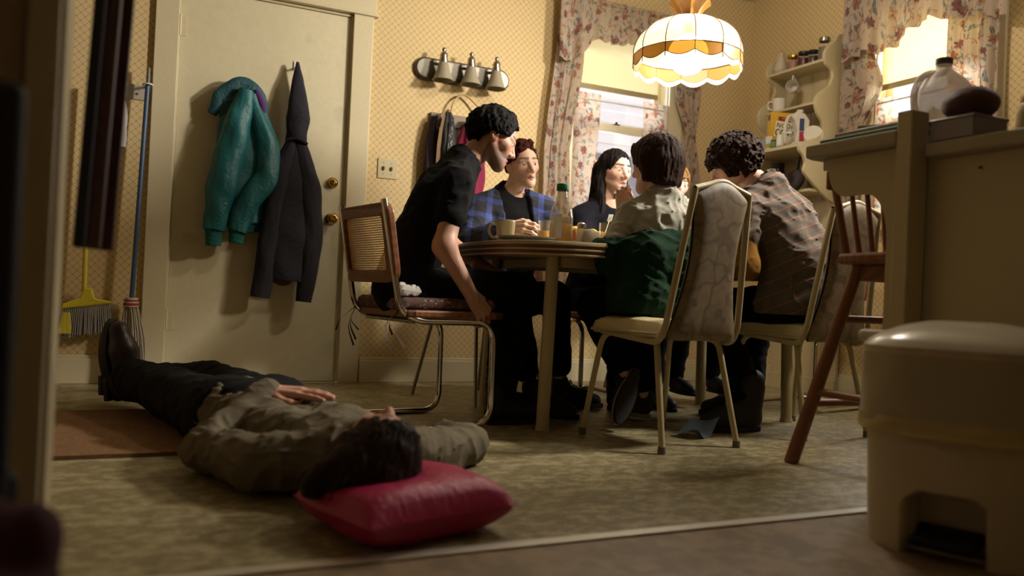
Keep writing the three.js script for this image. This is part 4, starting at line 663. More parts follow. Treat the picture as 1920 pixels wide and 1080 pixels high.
function person(o) {
  const root = thing('person', o.label, 'person'), s = o.s ?? 1, tk = o.tk ?? 1, tw = o.tk ? 1.2 : 1, J = {}; for (const k in o.j) J[k] = V(...o.j[k]);
  const side = J.shR.clone().sub(J.shL).normalize(), waist = J.waist ?? lerpV(J.pelvis, J.chest, 0.45), A = o.j;
  void A;
  const torso = (e, loose = 0) => [
    ...[-1, 1].flatMap((k) => [cap(off(J.chest, side, k * 0.068 * s * tw), off(waist, side, k * 0.055 * s * tw), 0.1 * s * tk + e, 0.094 * s * tk + e + loose), cap(off(waist, side, k * 0.055 * s * tw), off(J.pelvis, side, k * 0.07 * s * tw), 0.094 * s * tk + e + loose, 0.108 * s * tk + e + loose)]),
    cap(lerpV(J.shL, J.shR, 0.12), lerpV(J.shL, J.shR, 0.88), 0.055 * s + e), cap(J.neck, lerpV(J.neck, J.chest, 0.6), 0.06 * s * tk + e, 0.1 * s * tk + e)];
  const traps = (e) => [cap(off(J.neck, V(0, 1, 0), o.lying ? 0 : 0.01 * s), J.shL, 0.05 * s + e, 0.048 * s + e), cap(off(J.neck, V(0, 1, 0), o.lying ? 0 : 0.01 * s), J.shR, 0.05 * s + e, 0.048 * s + e)];
  const upArm = (q, e, t = 1) => cap(J['sh' + q], lerpV(J['sh' + q], J['el' + q], t), 0.052 * s + e, mix(0.05, 0.041, t) * s + e), foreArm = (q, e, t0 = 0, t1 = 1) => cap(lerpV(J['el' + q], J['wr' + q], t0), lerpV(J['el' + q], J['wr' + q], t1), mix(0.042, 0.027, t0) * s + e, mix(0.042, 0.027, t1) * s + e);
  const thigh = (q, e) => cap(J['hip' + q], J['kn' + q], 0.082 * s + e, 0.058 * s + e), shin = (q, e, t = 1) => cap(J['kn' + q], lerpV(J['kn' + q], J['an' + q], t), 0.056 * s + e, mix(0.056, 0.04, t) * s + e);
  const LR = ['L', 'R'];
  // head frame
  const hs = o.hs ?? s, fwd = V(...o.fwd).normalize(), up0 = V(...o.up), up = up0.addScaledVector(fwd, -up0.dot(fwd)).normalize(), rt = up.clone().cross(fwd), HM = new THREE.Matrix4().makeBasis(rt, up, fwd).scale(V(hs, hs, hs)).setPosition(J.head), inv = HM.clone().invert();
  const nb = J.neck.clone().applyMatrix4(inv);
  const bodyPrims = [...torso(-0.014), ...traps(-0.01), cap(J.neck, lerpV(J.neck, J.head, 0.35), 0.05 * s, 0.047 * s), ...LR.flatMap((q) => [upArm(q, o.bareArms ? -0.002 : -0.01), foreArm(q, o.bareArms ? 0 : -0.006), thigh(q, -0.014), shin(q, -0.012)])];
  const skin = o.skin ?? [0.5, 0.29, 0.2], tint = (x, y, z) => { const b = 1 + 0.06 * fbm(x * 25, y * 25, z * 25, 2); return skin.map((c) => c * b); };
  const gs = [paint(mesh((x, y, z) => capsD(bodyPrims, 0.035, x, y, z), ...bounds(bodyPrims, 0.03), 0.011), tint)];
  const fg = o.face ?? {}; gs.push(paintLocal(mesh((x, y, z) => headD(x, y, z, [nb.x, nb.y, nb.z], fg.open), [-0.1, -0.15, -0.13], [0.1, 0.135, 0.135], 0.0032), headColor(skin, { brow: [0.05, 0.03, 0.02], ...fg }), HM));
  for (const [q, w] of Object.entries(o.hands)) { const P = handPrims(J['wr' + q], V(...w.f), V(...w.n), q === 'R', s * (w.k ?? 1), w.curl, w.thumb, w.spread); P.push(foreArm(q, -0.001, 0.72, 1)); gs.push(paint(mesh((x, y, z) => capsD(P, 0.006, x, y, z), ...bounds(P, 0.01), 0.0034), tint)); }
  const bg = mergeGeometries(gs.map((g) => { const r = g.clone(); r.deleteAttribute('uv'); return r; })); part('body', bg, skinMat, root);
  if (o.hair) { const g = hairMesh(o, hs); g.applyMatrix4(HM); const hm = part('hair', g, phys(o.hair.color, o.hair.rough ?? 0.75, { specularIntensity: 0.25 }), root); o.hair.extra?.(hm, HM); }
  const K = { root, J, s, torso, traps, upArm, foreArm, thigh, shin, side, waist, LR, HM };
  o.clothes(K); return root;
}
function paintLocal(g, f, M4) { paint(g, f); g.applyMatrix4(M4); return g; }
// garment from capsules, optional clip(x,y,z) > 0 where cloth is cut away
function garment(name, K, prims, material, { k = 0.04, cell = 0.009, wr = 0.006, wf = 14, clip, color, uv, arms } = {}) {
  const all = arms ? [...prims, ...arms] : prims, f = (x, y, z) => { let d = capsD(prims, k, x, y, z); if (arms) d = smin(d, capsD(arms, 0.02, x, y, z), 0.014); if (d < 0.05) d -= wrinkle(x, y, z, wr, wf); if (clip) d = smax(d, clip(x, y, z), 0.008); return d; };
  const g = mesh(f, ...bounds(all, 0.03), cell, 1.5); if (color) paint(g, color); withUv(g, uv ?? ((x, y, z) => [x + z, y])); return part(name, g, material, K.root);
}
function trousers(K, m, { e = 0.014, cut = 0.93, hem } = {}) {
  const P = [...[-1, 1].map((k) => cap(off(K.waist, K.side, k * 0.05 * K.s).lerp(K.J.pelvis, 0.55), off(K.J.pelvis, K.side, k * 0.07 * K.s), 0.1 * K.s + e * 0.6, 0.112 * K.s + e * 0.6)), ...K.LR.flatMap((q) => [K.thigh(q, e), K.shin(q, e, cut)])];
  if (hem) P.push(...hem); return garment('trousers', K, P, m, { k: 0.03, cell: 0.0105, wr: 0.008, wf: 12 });
}
// shoe: heel point h on the ground line, toe direction f, up u
function shoe(K, name, h, f, u, L, upperMat, soleMat, { shaft = 0.05, laces, heel = 0, soleH = 0.022, w = 1, foxing } = {}) {
  const F = V(...f).normalize(), U0 = V(...u), U = U0.addScaledVector(F, -U0.dot(F)).normalize(), S = U.clone().cross(F), M4 = new THREE.Matrix4().makeBasis(S, U, F).setPosition(V(...h)), q = L / 0.28;
  const P = [[0, 0.05, 0.045, 0, 0.045, 0.17, 0.036 * w, 0.041 * w], [0, 0.045, 0.17, 0, 0.034, 0.235, 0.04 * w, 0.032 * w], [0, 0.06, 0.05, 0, 0.07 + shaft, 0.045, 0.038 * w, 0.045 * w], [0, 0.09, 0.06, 0, 0.055, 0.17, 0.034 * w, 0.03 * w]].map((p) => p.map((v) => v * q));
  const g = mesh((x, y, z) => smax(capsD(P, 0.02 * q, x, y, z), (soleH * 0.7 * q - y), 0.006), ...bounds(P, 0.02), 0.0065 * q); g.applyMatrix4(M4); const m = part(name, g, upperMat, K.root);
  const out = []; for (let i = 0; i <= 24; i++) { const t = i / 24, z = t * 0.28, x = (0.034 + 0.012 * Math.sin(Math.PI * clamp((t - 0.25) / 0.75, 0, 1))) * Math.pow(Math.max(0, Math.sin(Math.PI * clamp(t, 0.001, 0.999))), 0.28) * w; out.push([x, z]); }
  const ol = [...out, ...out.slice().reverse().map(([x, z]) => [-x, z])].map(([x, z]) => [x * q, (z) * q]);
  const sg = [at(extrude(ol, soleH * q, 0.004), 0, 0, 0, Math.PI / 2).translate(0, soleH * q, 0)]; if (heel) sg.push(box(0.066 * q * w, heel * q, 0.075 * q, 0, -heel * q / 2 + 0.002, 0.042 * q, 0.006));
  const sm = merged(sg.map((r) => (r.index ? r.toNonIndexed() : r))); sm.applyMatrix4(M4); part('sole', sm, soleMat, m);
  if (foxing) { const fx = at(extrude(ol.map(([x, z]) => [x * 1.05, (z - 0.14 * q) * 1.02 + 0.14 * q]), 0.016 * q, 0.003), 0, 0, 0, Math.PI / 2).translate(0, (soleH + 0.012) * q, 0); fx.applyMatrix4(M4); part('foxing', fx, foxing, m); }
  if (laces) { const lg = []; for (let i = 0; i < 5; i++) { const z = 0.095 + i * 0.022, y = 0.118 - i * 0.012; lg.push(tube([[-0.022, y - 0.008, z], [0, y + 0.004, z + 0.006], [0.022, y - 0.008, z + 0.014]], 0.0032, 5), tube([[0.022, y - 0.008, z], [0, y + 0.004, z + 0.008], [-0.022, y - 0.008, z + 0.014]], 0.0032, 5)); } lg.push(tube([[0, 0.122, 0.095], [0.03, 0.135, 0.09], [0.045, 0.11, 0.11]], 0.003, 5), tube([[0, 0.122, 0.095], [-0.03, 0.135, 0.09], [-0.04, 0.105, 0.1]], 0.003, 5)); const G = merged(lg); G.scale(q, q, q); G.applyMatrix4(M4); part('laces', G, laces, m); }
  return m;
}
const shortCut = (front, sideY, back) => (x, y, z) => { const hl = z > 0.045 ? mix(sideY, front, smooth(0.045, 0.075, z)) : z > -0.03 ? mix(sideY - 0.012, sideY, smooth(-0.03, 0.045, z)) : mix(back, sideY - 0.012, smooth(-0.075, -0.03, z)); return hl + 0.009 * vnoise(x * 70, 3, z * 70) - y; };
const M2 = { tee: cloth(0x0b0b0c), jeans: cloth(0x0d1016), darkJeans: cloth(0x0a0a0c), navy: cloth(0x0d0e18), shoeBlack: mat(0x111012, 0.6), soleDark: mat(0x14110e, 0.8), soleLight: mat(0x9c9078, 0.8) };

// ---------- shelf unit on the side wall ----------
{
  const t = thing('shelf_unit', 'cream painted hutch shelf unit with scalloped side panels', 'shelf unit');
  const c = M.cabinet;
  const prof = [[0, 2.19], [-0.07, 2.19], [-0.11, 2.14], [-0.165, 2.095], [-0.185, 2.045], [-0.17, 2.0], [-0.118, 1.965], [-0.115, 1.915], [-0.14, 1.865], [-0.215, 1.81], [-0.24, 1.76], [-0.225, 1.7], [-0.18, 1.645], [-0.175, 1.595], [-0.2, 1.555], [-0.29, 1.52], [-0.35, 1.5], [-0.35, 1.46], [-0.32, 1.43], [-0.3, 1.39], [-0.31, 1.34], [-0.27, 1.3], [-0.15, 1.215], [-0.06, 1.17], [0, 1.165]];
  for (const z of [0.36, 0.845]) {
    const s = new THREE.Shape(); s.moveTo(0, 1.165); s.lineTo(0, 2.19); s.splineThru(prof.slice(1).map(([x, y]) => new THREE.Vector2(x, y)));
    part('side_panel', metric(at(new THREE.ExtrudeGeometry(s, { depth: 0.018, bevelEnabled: true, bevelThickness: 0.002, bevelSize: 0.002, bevelSegments: 1, curveSegments: 4 }), -0.002, 0, z)), c, t);
  }
  for (let i = 0; i < 4; i++) part('back_board', box(0.014, 1.0, 0.117, -0.009, 1.66, 0.4185 + i * 0.1205, 0.004), c, t);
  part('shelf', box(0.165, 0.018, 0.47, -0.095, 2.025, 0.611, 0.003), c, t);
  part('shelf', box(0.17, 0.016, 0.47, -0.1, 1.775, 0.611, 0.003), c, t);
  part('deck', box(0.33, 0.022, 0.5, -0.175, 1.495, 0.611, 0.004), c, t);
  part('lower_board', box(0.022, 1.19, 0.56, -0.03, 0.6, 0.63, 0.003), c, t); part('plinth', box(0.012, 0.1, 0.56, -0.046, 0.05, 0.63, 0.003), c, t);
  part('lower_shelf', box(0.24, 0.018, 0.47, -0.13, 1.235, 0.611, 0.003), c, t);
  part('cup_hook', tube([[-0.1, 2.018, 0.535], [-0.1, 2.0, 0.535], [-0.112, 1.992, 0.535], [-0.12, 2.0, 0.535]], 0.0025, 6), M.brass, t);
}
function jar(name, label, x, y, z, r, h, body, lid, cat = 'jar', content) {
  const t = thing(name, label, cat, [x, y, z]);
  part('body', lathe([[0, 0.002], [r * 0.95, 0.002], [r, 0.008], [r, h * 0.72], [r * 0.82, h * 0.82], [r * 0.82, h * 0.86]]), body, t);
  if (content) part('contents', lathe([[0, 0.005], [r * 0.93, 0.005], [r * 0.93, h * 0.6], [0, h * 0.6]]), content, t);
  part('lid', lathe([[r * 0.88, h * 0.84], [r * 0.9, h * 0.85], [r * 0.9, h * 0.98], [r * 0.86, h], [0, h]]), lid, t);
  return t;
}
const SY = 2.035;
{
  const f = thing('ceramic_bird', 'pale ceramic figurine at the end of the top shelf', 'figurine', [-0.11, SY, 0.415]);
  part('body', lathe([[0, 0], [0.038, 0.0], [0.046, 0.03], [0.04, 0.065], [0.022, 0.1], [0.016, 0.125], [0.011, 0.145], [0, 0.152]]), mat(0xb5aa92, 0.5), f); part('tip', ball(0.01, 0, 0.15, 0, 1, 1.4, 1), mat(0xb08878, 0.5), f);
}
jar('spice_jar', 'jar with pinkish contents and gold lid on the top shelf', -0.1, SY, 0.515, 0.042, 0.105, M.glass, M.brass, 'jar', mat(0x9a6a58, 0.7));
jar('spice_jar', 'jar of dark red jam with a dark lid on the top shelf', -0.1, SY, 0.605, 0.04, 0.105, M.glass, M.darkMetal, 'jar', mat(0x4a0a20, 0.4));
jar('spice_jar', 'small dark jar with a black lid on the top shelf', -0.1, SY, 0.685, 0.035, 0.095, M.glass, M.black, 'jar', mat(0x3a2a22, 0.5));
jar('spice_jar', 'tall clear jar with silver lid beside the shelf side panel', -0.105, SY, 0.775, 0.036, 0.15, M.glass, M.dullChrome, 'jar', mat(0x6a6258, 0.6));
function mug(name, label, pos, rot, body, h = 0.085, r = 0.042, tex) {
  const t = thing(name, label, 'mug', pos); t.rotation.set(...rot);
  part('cup', lathe([[0, 0.004], [r * 0.82, 0], [r * 0.88, 0.006], [r, h * 0.9], [r, h], [r * 0.93, h], [r * 0.92, h * 0.9], [r * 0.8, 0.01], [0, 0.01]]), tex ?? body, t);
  part('handle', tube([[r * 0.93, h * 0.82, 0], [r + 0.022, h * 0.8, 0], [r + 0.03, h * 0.5, 0], [r + 0.016, h * 0.24, 0], [r * 0.88, h * 0.22, 0]], 0.0055, 8), body, t);
  return t;
}
const mugPrint = mat(0xffffff, 0.3, { map: canvasTex(256, 64, (c, w, h) => { c.fillStyle = '#cfc8b8'; c.fillRect(0, 0, w, h); c.strokeStyle = '#8f8574'; c.lineWidth = 3; for (let k = 0; k < 4; k++) for (let q = 0; q < 3; q++) { c.beginPath(); c.moveTo(8 + k * 64 + q * 3, 18 + q * 13); c.lineTo(30 + k * 64, 16 + q * 13); c.moveTo(36 + k * 64, 18 + q * 12); c.lineTo(50 + k * 64, 16 + q * 13); c.stroke(); } }, 1) });
mug('hanging_mug', 'white printed mug hanging from a hook under the top shelf', [-0.09, 1.925, 0.535], [0, 0.5, Math.PI / 2], M.ceramic, 0.08, 0.04, mugPrint);
mug('white_mug', 'white mug on the middle shelf behind the yellow box', [-0.13, 1.785, 0.435], [0, 2.2, 0], M.ceramic);
const DY = 1.508;
{
  const t = thing('corn_box', 'yellow corn meal box with blue lettering on the shelf unit', 'box', [-0.215, DY, 0.56], -0.38);
  const front = canvasTex(256, 400, (c, w, h) => {
    c.fillStyle = '#d6a72e'; c.fillRect(0, 0, w, h); c.save(); c.transform(1, 0.12, -0.12, 1, 20, 0);
    c.fillStyle = '#e9dcae'; c.beginPath(); c.moveTo(42, 84); c.lineTo(260, 84); c.lineTo(260, 246); c.lineTo(42, 246); c.fill();
    c.fillStyle = '#7c2a1c'; c.fillRect(60, 34, 180, 44); c.fillStyle = '#c98a30'; c.fillRect(96, 44, 110, 12); c.fillRect(130, 60, 90, 8);
    c.fillStyle = '#31486a'; c.font = 'bold 66px sans-serif'; c.fillText('NOOR', 50, 148, 185); c.font = 'bold 100px sans-serif'; c.fillText('CORN', 46, 238, 215);
    c.fillStyle = '#b8602a'; c.fillRect(80, 262, 150, 34); c.restore();
  }, 1);
  const sideT = canvasTex(128, 400, (c, w, h) => { c.fillStyle = '#cfa02c'; c.fillRect(0, 0, w, h); c.fillStyle = '#4a5266'; c.fillRect(22, 20, 78, 60); c.fillStyle = '#a8b060'; for (let k = 0; k < 6; k++) c.fillRect(16, 120 + k * 42, 92, 6); }, 1);
  const b = new THREE.BoxGeometry(0.165, 0.235, 0.06); at(b, 0, 0.1175, 0); const mm = [mat(0xffffff, 0.6, { map: sideT }), mat(0xffffff, 0.6, { map: front }), mat(0xc99a2c, 0.6)];
  const faces = []; for (let k = 0; k < 6; k++) { const g = b.clone(); const q = b.index.array.slice(k * 6, k * 6 + 6); g.setIndex([...q]); faces.push(g); }
  part('printed_front', [faces[4], faces[5]], mm[1], t); part('printed_side', [faces[0], faces[1]], mm[0], t); part('carton', [faces[2], faces[3]], mm[2], t);
}
{
  const t = thing('handled_jug', 'white plastic jug with handle and red and blue label on the shelf unit', 'jug', [-0.27, DY, 0.755], -0.45);
  const w = mat(0xc2bcae, 0.45);
  part('body', at(extrude([[-0.055, 0], [0.055, 0], [0.06, 0.02], [0.06, 0.15], [0.03, 0.19], [-0.02, 0.2], [-0.05, 0.17], [-0.03, 0.14], [-0.015, 0.08], [-0.025, 0.02]], 0.07, 0.01), 0, 0, -0.035), w, t);
  part('handle', tube([[-0.03, 0.185, 0], [-0.06, 0.165, 0], [-0.078, 0.1, 0], [-0.07, 0.02, 0], [-0.045, 0.006, 0]], 0.011, 8), w, t);
  part('label', [box(0.028, 0.075, 0.074, 0.012, 0.12, 0, 0.002)], mat(0x2a3558, 0.5), t); part('label', [box(0.028, 0.06, 0.074, 0.012, 0.05, 0, 0.002)], mat(0x9a1f38, 0.5), t); part('cap', cyl(0.02, 0.02, 0.02, 0.01, 0.195, 0), w, t);
}
{ const p = solo('round_plate', lathe([[0, 0], [0.036, 0.002], [0.055, 0.008], [0.056, 0.011], [0.036, 0.006], [0, 0.004]]), M.ceramic, 'round white plate leaning against the shelf side panel', 'plate'); p.position.set(-0.215, DY + 0.06, 0.825); p.rotation.set(0, 0.9, Math.PI / 2 - 0.1); }
jar('pill_bottle', 'white plastic pill bottle standing on the shelf unit deck', -0.31, DY, 0.655, 0.024, 0.075, M.white, M.white, 'bottle');
jar('glass_bottle', 'small glass bottle with white label beside the handled jug', -0.32, DY, 0.735, 0.021, 0.08, M.glass, M.white, 'bottle', mat(0xa99a80, 0.6));
jar('herb_jar', 'small brown jar with a green label on the shelf unit deck', -0.31, DY, 0.6, 0.022, 0.05, mat(0x5c7a4a, 0.5), M.darkWood, 'jar');
{ const t = thing('small_carton', 'small white and blue carton on the shelf unit deck', 'carton', [-0.3, DY, 0.5], -0.5); part('body', box(0.04, 0.065, 0.07, 0, 0.0325, 0, 0.002), mat(0x8a93a0, 0.6), t); part('panel', box(0.042, 0.035, 0.035, 0, 0.025, 0.01, 0.001), mat(0x456a9a, 0.6), t); }
{ const t = thing('small_carton', 'small white and yellow carton next to the herb jar', 'carton', [-0.31, DY, 0.555], -0.4); part('body', box(0.03, 0.08, 0.035, 0, 0.04, 0, 0.002), M.white, t); part('panel', box(0.032, 0.025, 0.037, 0, 0.02, 0, 0.001), mat(0xb8a030, 0.6), t); }
{ // things on the lower shelf
  const LY = 1.245, t = thing('dark_pan', 'dark frying pan standing in the lower shelf', 'pan', [-0.22, LY + 0.04, 0.7]); t.rotation.set(0, 0, 1.1);
  part('bowl', lathe([[0, 0], [0.07, 0], [0.09, 0.03], [0.087, 0.03], [0.067, 0.004], [0, 0.004]]), mat(0x2a1c16, 0.4), t); part('handle', rod([0.085, 0.025, 0], [0.17, 0.05, 0], 0.008), M.black, t);
  const g = solo('glass_tumbler', lathe([[0, 0], [0.03, 0], [0.036, 0.1], [0.034, 0.1], [0.028, 0.004], [0, 0.004]]), phys(0x6a6660, 0.1, { transmission: 0.6, thickness: 0 }), 'smoked glass tumbler on the lower shelf', 'glass'); g.position.set(-0.225, LY, 0.62);
  const b = jar('dark_bottle', 'dark bottle with a red label on the lower shelf', -0.2, LY, 0.53, 0.04, 0.19, mat(0x2a1812, 0.3), M.black, 'bottle'); part('red_label', lathe([[0.0405, 0.03], [0.041, 0.032], [0.041, 0.1], [0.0405, 0.102]]), mat(0x8a2c34, 0.6), b);
}

// ---------- table setting ----------
const tt = TY + 0.001;
mug('coffee_mug', 'cream coffee mug behind the dinner plate', [-2.49, tt, 1.415], [0, 2.6, 0], M.cream, 0.094, 0.04);
function plate(label, x, z, r, y = tt) { const p = solo('plate', lathe([[0, 0], [r * 0.55, 0], [r * 0.62, 0.006], [r * 0.98, 0.019], [r, 0.022], [r * 0.96, 0.023], [r * 0.6, 0.011], [0, 0.007]], 48), mat(0xbdb6a2, 0.25), label, 'plate'); p.position.set(x, y, z); return p; }
plate('wide cream dinner plate at the table end by the man in black', -2.44, 1.505, 0.125); plate('plate holding bread and scrambled eggs', -2.13, 1.455, 0.12); plate('plate in front of the curly-haired youth', -1.42, 1.5, 0.125); plate('plate in front of the dark-haired woman', -1.72, 1.08, 0.12);
function tumbler(label, x, z, h, r, fill) {
  const t = thing('juice_glass', label, 'glass', [x, tt, z]);
  part('glass', lathe([[0, 0], [r * 0.85, 0], [r, h], [r * 0.94, h], [r * 0.8, 0.006], [0, 0.006]]), M.clear, t); part('juice', lathe([[0, 0.007], [r * 0.79, 0.007], [r * (0.79 + 0.14 * fill), h * fill], [0, h * fill]]), M.juice, t); return t;
}
tumbler('glass of orange juice in the red-haired youth\'s hand', -2.27, 1.345, 0.115, 0.03, 0.6);
tumbler('glass of orange juice beside the scrambled eggs', -2.09, 1.565, 0.105, 0.034, 0.5);
{
  const t = thing('juice_carafe', 'clear carafe of orange juice with a green cap', 'carafe', [-2.285, tt, 1.52]);
  const k = 1.0; part('bottle', lathe([[0, 0.001], [0.044, 0.001], [0.05, 0.01], [0.05, 0.115], [0.045, 0.15], [0.026, 0.19], [0.021, 0.215], [0.021, 0.236], [0.019, 0.236], [0.019, 0.214], [0.024, 0.19], [0.043, 0.15], [0.0475, 0.114], [0.0475, 0.012], [0, 0.004]].map(([r, y]) => [r * k, y])), M.clear, t);
  part('juice', lathe([[0, 0.005], [0.0465, 0.012], [0.0465, 0.088], [0, 0.088]]), M.juice, t);
  part('cap', lathe([[0.025, 0.226], [0.026, 0.228], [0.026, 0.252], [0.022, 0.256], [0, 0.256]]), mat(0x0f6a45, 0.45), t);
  for (const a of [2.35, 5.6]) part('label', sheet((u, v) => { const b = a + (u - 0.5) * 0.7; return [0.0512 * Math.cos(b), mix(0.025, 0.125, v), 0.0512 * Math.sin(b), u, v]; }, 8, 2), M.white, t);
}
{
  const t = thing('salt_shaker', 'small clear salt shaker with metal top beside the carafe', 'shaker', [-2.215, tt, 1.57]); part('body', lathe([[0, 0], [0.019, 0], [0.022, 0.01], [0.019, 0.07], [0.017, 0.075]]), phys(0xe8e4da, 0.15, { transmission: 0.5, thickness: 0 }), t); part('top', lathe([[0.019, 0.072], [0.02, 0.085], [0.014, 0.096], [0, 0.098]]), M.chrome, t);
}
{ // eggs and bread
  const egg = mat(0xe6c23c, 0.55), g = []; for (let i = 0; i < 70; i++) { const a = rr(0, 6.28), q = Math.sqrt(rnd()) * 0.062; g.push(ball(rr(0.011, 0.018), Math.cos(a) * q, 0.015 + rr(0.2, 1) * 0.075 * (1 - q / 0.075), Math.sin(a) * q, 1.3, 0.8, 1)); }
  const e = solo('scrambled_eggs', g, egg, 'heap of yellow scrambled eggs on the plate', 'eggs'); e.position.set(-2.085, tt + 0.012, 1.47); e.userData.kind = 'stuff';
  const b = thing('bread_slice', 'thick slice of buttered brown bread on the plate', 'bread', [-2.195, tt + 0.014, 1.45], 0.6); part('crumb', box(0.09, 0.055, 0.08, 0, 0.03, 0, 0.014), mat(0xa5703c, 0.8), b); part('butter', pillowGeo(0.09, 0.08, 0.026, 0, 0.062, 0, 0.03), mat(0xe8d070, 0.5), b);
}
{ const t = thing('table_fork', 'steel fork on the plate of eggs', 'fork', [-2.06, tt + 0.06, 1.5]); t.rotation.set(0.2, 0.9, 0.5); part('shaft', rod([0, 0, 0], [0.11, 0, 0], 0.003), M.chrome, t); part('tines', [box(0.02, 0.002, 0.02, 0.118, 0, 0, 0.0008), ...[-0.008, -0.0027, 0.0027, 0.008].map((z) => rod([0.125, 0, z], [0.16, 0.004, z], 0.0014))], M.chrome, t); }
{ const t = thing('syrup_bottle', 'clear glass syrup bottle standing near the table middle', 'bottle', [-1.62, tt, 1.38]); part('body', lathe([[0, 0], [0.03, 0], [0.034, 0.02], [0.03, 0.1], [0.014, 0.15], [0.012, 0.19]]), M.clear, t); part('syrup', lathe([[0, 0.005], [0.028, 0.005], [0.028, 0.08], [0, 0.08]]), mat(0x8a5a20, 0.3), t); part('cap', cyl(0.014, 0.014, 0.025, 0, 0.188, 0), M.chrome, t); }

// ---------- things on the peninsula ----------
const BY = 1.053, CY = 1.006;
{
  const t = thing('milk_jug', 'empty translucent plastic gallon jug on the bar top', 'jug', [-1.66, BY, 2.8], -0.45);
  const p = phys(0xdcd4cc, 0.6, { transmission: 0.6, thickness: 0 });
  part('body', sheet((u, v) => { const a = u * 6.2832, n = mix(4, 2, smooth(0.5, 0.8, v)), c = Math.cos(a), s = Math.sin(a), pr = [[0, 0.07], [0.02, 0.076], [0.14, 0.076], [0.17, 0.072], [0.2, 0.055], [0.225, 0.034], [0.24, 0.024], [0.26, 0.022]]; const k = v * 7, i = Math.min(6, Math.floor(k)), r = mix(pr[i][1], pr[i + 1][1], k - i), y = mix(pr[i][0], pr[i + 1][0], k - i); const q = r / Math.pow(Math.pow(Math.abs(c), n) + Math.pow(Math.abs(s), n), 1 / n); return [q * c, y, q * s, u, v]; }, 48, 35), p, t);
  part('handle', tube([[-0.03, 0.225, 0], [-0.065, 0.21, 0.0], [-0.088, 0.165, 0.0], [-0.086, 0.11, 0.0], [-0.07, 0.085, 0.0]], 0.011, 10), p, t);
  part('neck_ring', lathe([[0.022, 0.25], [0.025, 0.252], [0.025, 0.268], [0.022, 0.27]]), mat(0x5a5a64, 0.4), t);
}
{
  const t = thing('bread_loaf', 'dark brown round loaf on a tray edge beside the milk jug', 'bread', [-1.86, 1.108, 3.04], 0.3);
  part('crust', ball(0.066, 0, 0, 0, 1.0, 0.72, 1.1), mat(0x4a2614, 0.55, { bumpMap: T.paint, bumpScale: 0.004 }), t);
}
{
  const t = thing('metal_tray', 'grey metal baking tin at the end of the counter', 'tin', [-1.86, CY, 3.035], 0.0);
  part('wall', [box(0.13, 0.055, 0.006, 0, 0.028, 0.065), box(0.13, 0.055, 0.006, 0, 0.028, -0.065), box(0.006, 0.055, 0.13, 0.065, 0.028, 0), box(0.006, 0.055, 0.13, -0.065, 0.028, 0), box(0.13, 0.005, 0.13, 0, 0.003, 0)], mat(0x8a8488, 0.5, { metalness: 0.4 }), t); part('rim', [rod([-0.068, 0.056, -0.068], [0.068, 0.056, -0.068], 0.004), rod([-0.068, 0.056, 0.068], [0.068, 0.056, 0.068], 0.004), rod([-0.068, 0.056, -0.068], [-0.068, 0.056, 0.068], 0.004), rod([0.068, 0.056, -0.068], [0.068, 0.056, 0.068], 0.004)], mat(0x8a8688, 0.3, { metalness: 0.9 }), t);
}
{ const t = thing('black_skillet', 'flat black skillet lying on the counter', 'pan', [-1.68, CY, 3.22]); part('bowl', lathe([[0, 0], [0.085, 0], [0.1, 0.03], [0.097, 0.03], [0.083, 0.005], [0, 0.005]]), M.black, t); part('handle', box(0.02, 0.008, 0.12, 0.02, 0.026, 0.145, 0.003), M.black, t); }
{ const t = thing('sauce_bottle', 'pale squeeze bottle with a yellow cap on the counter', 'bottle', [-1.6, CY, 3.035]); part('body', lathe([[0, 0], [0.033, 0], [0.036, 0.01], [0.034, 0.11], [0.026, 0.14], [0.016, 0.15]]), mat(0xd8c490, 0.4), t); part('cap', lathe([[0.024, 0.145], [0.024, 0.165], [0.01, 0.175], [0, 0.176]]), mat(0xc8941c, 0.5), t); }
{ const t = thing('black_utensil', 'black utensil handle standing in a small steel pot', 'utensil', [-1.5, CY, 3.07]); part('pot', lathe([[0, 0], [0.04, 0], [0.042, 0.1], [0.039, 0.1], [0.037, 0.005], [0, 0.005]]), mat(0x4a4844, 0.3, { metalness: 0.8 }), t); part('handle', [rod([0, 0.02, 0], [0.0, 0.2, -0.005], 0.006), ball(0.02, 0, 0.215, -0.005, 0.8, 1.7, 0.6)], M.black, t); }
for (const [nm, l, y, x, z, w, d, h, c] of [['tray', 'thin green plastic tray on the bar top', BY, -1.85, 2.74, 0.2, 0.3, 0.012, 0x2c5a34], ['paper_stack', 'stack of papers on the green tray', BY + 0.0125, -1.84, 2.75, 0.17, 0.25, 0.018, 0x9a9078], ['tray', 'small green chopping board lying on the papers', BY + 0.031, -1.82, 2.79, 0.16, 0.2, 0.008, 0x39582a]])
  solo(nm, box(w, h, d, x, y + h / 2, z, 0.004), mat(c, 0.5), l, nm === 'tray' ? 'tray' : 'papers');
{ const t = thing('tissue_box', 'olive cardboard box with a dark slot on the bar top', 'box', [-1.66, BY, 2.62], 0.5); part('carton', box(0.1, 0.09, 0.2, 0, 0.045, 0, 0.004), mat(0x6a6238, 0.6), t); part('slot', box(0.004, 0.025, 0.12, -0.05, 0.055, 0, 0.001), mat(0x2a2420, 0.7), t); }

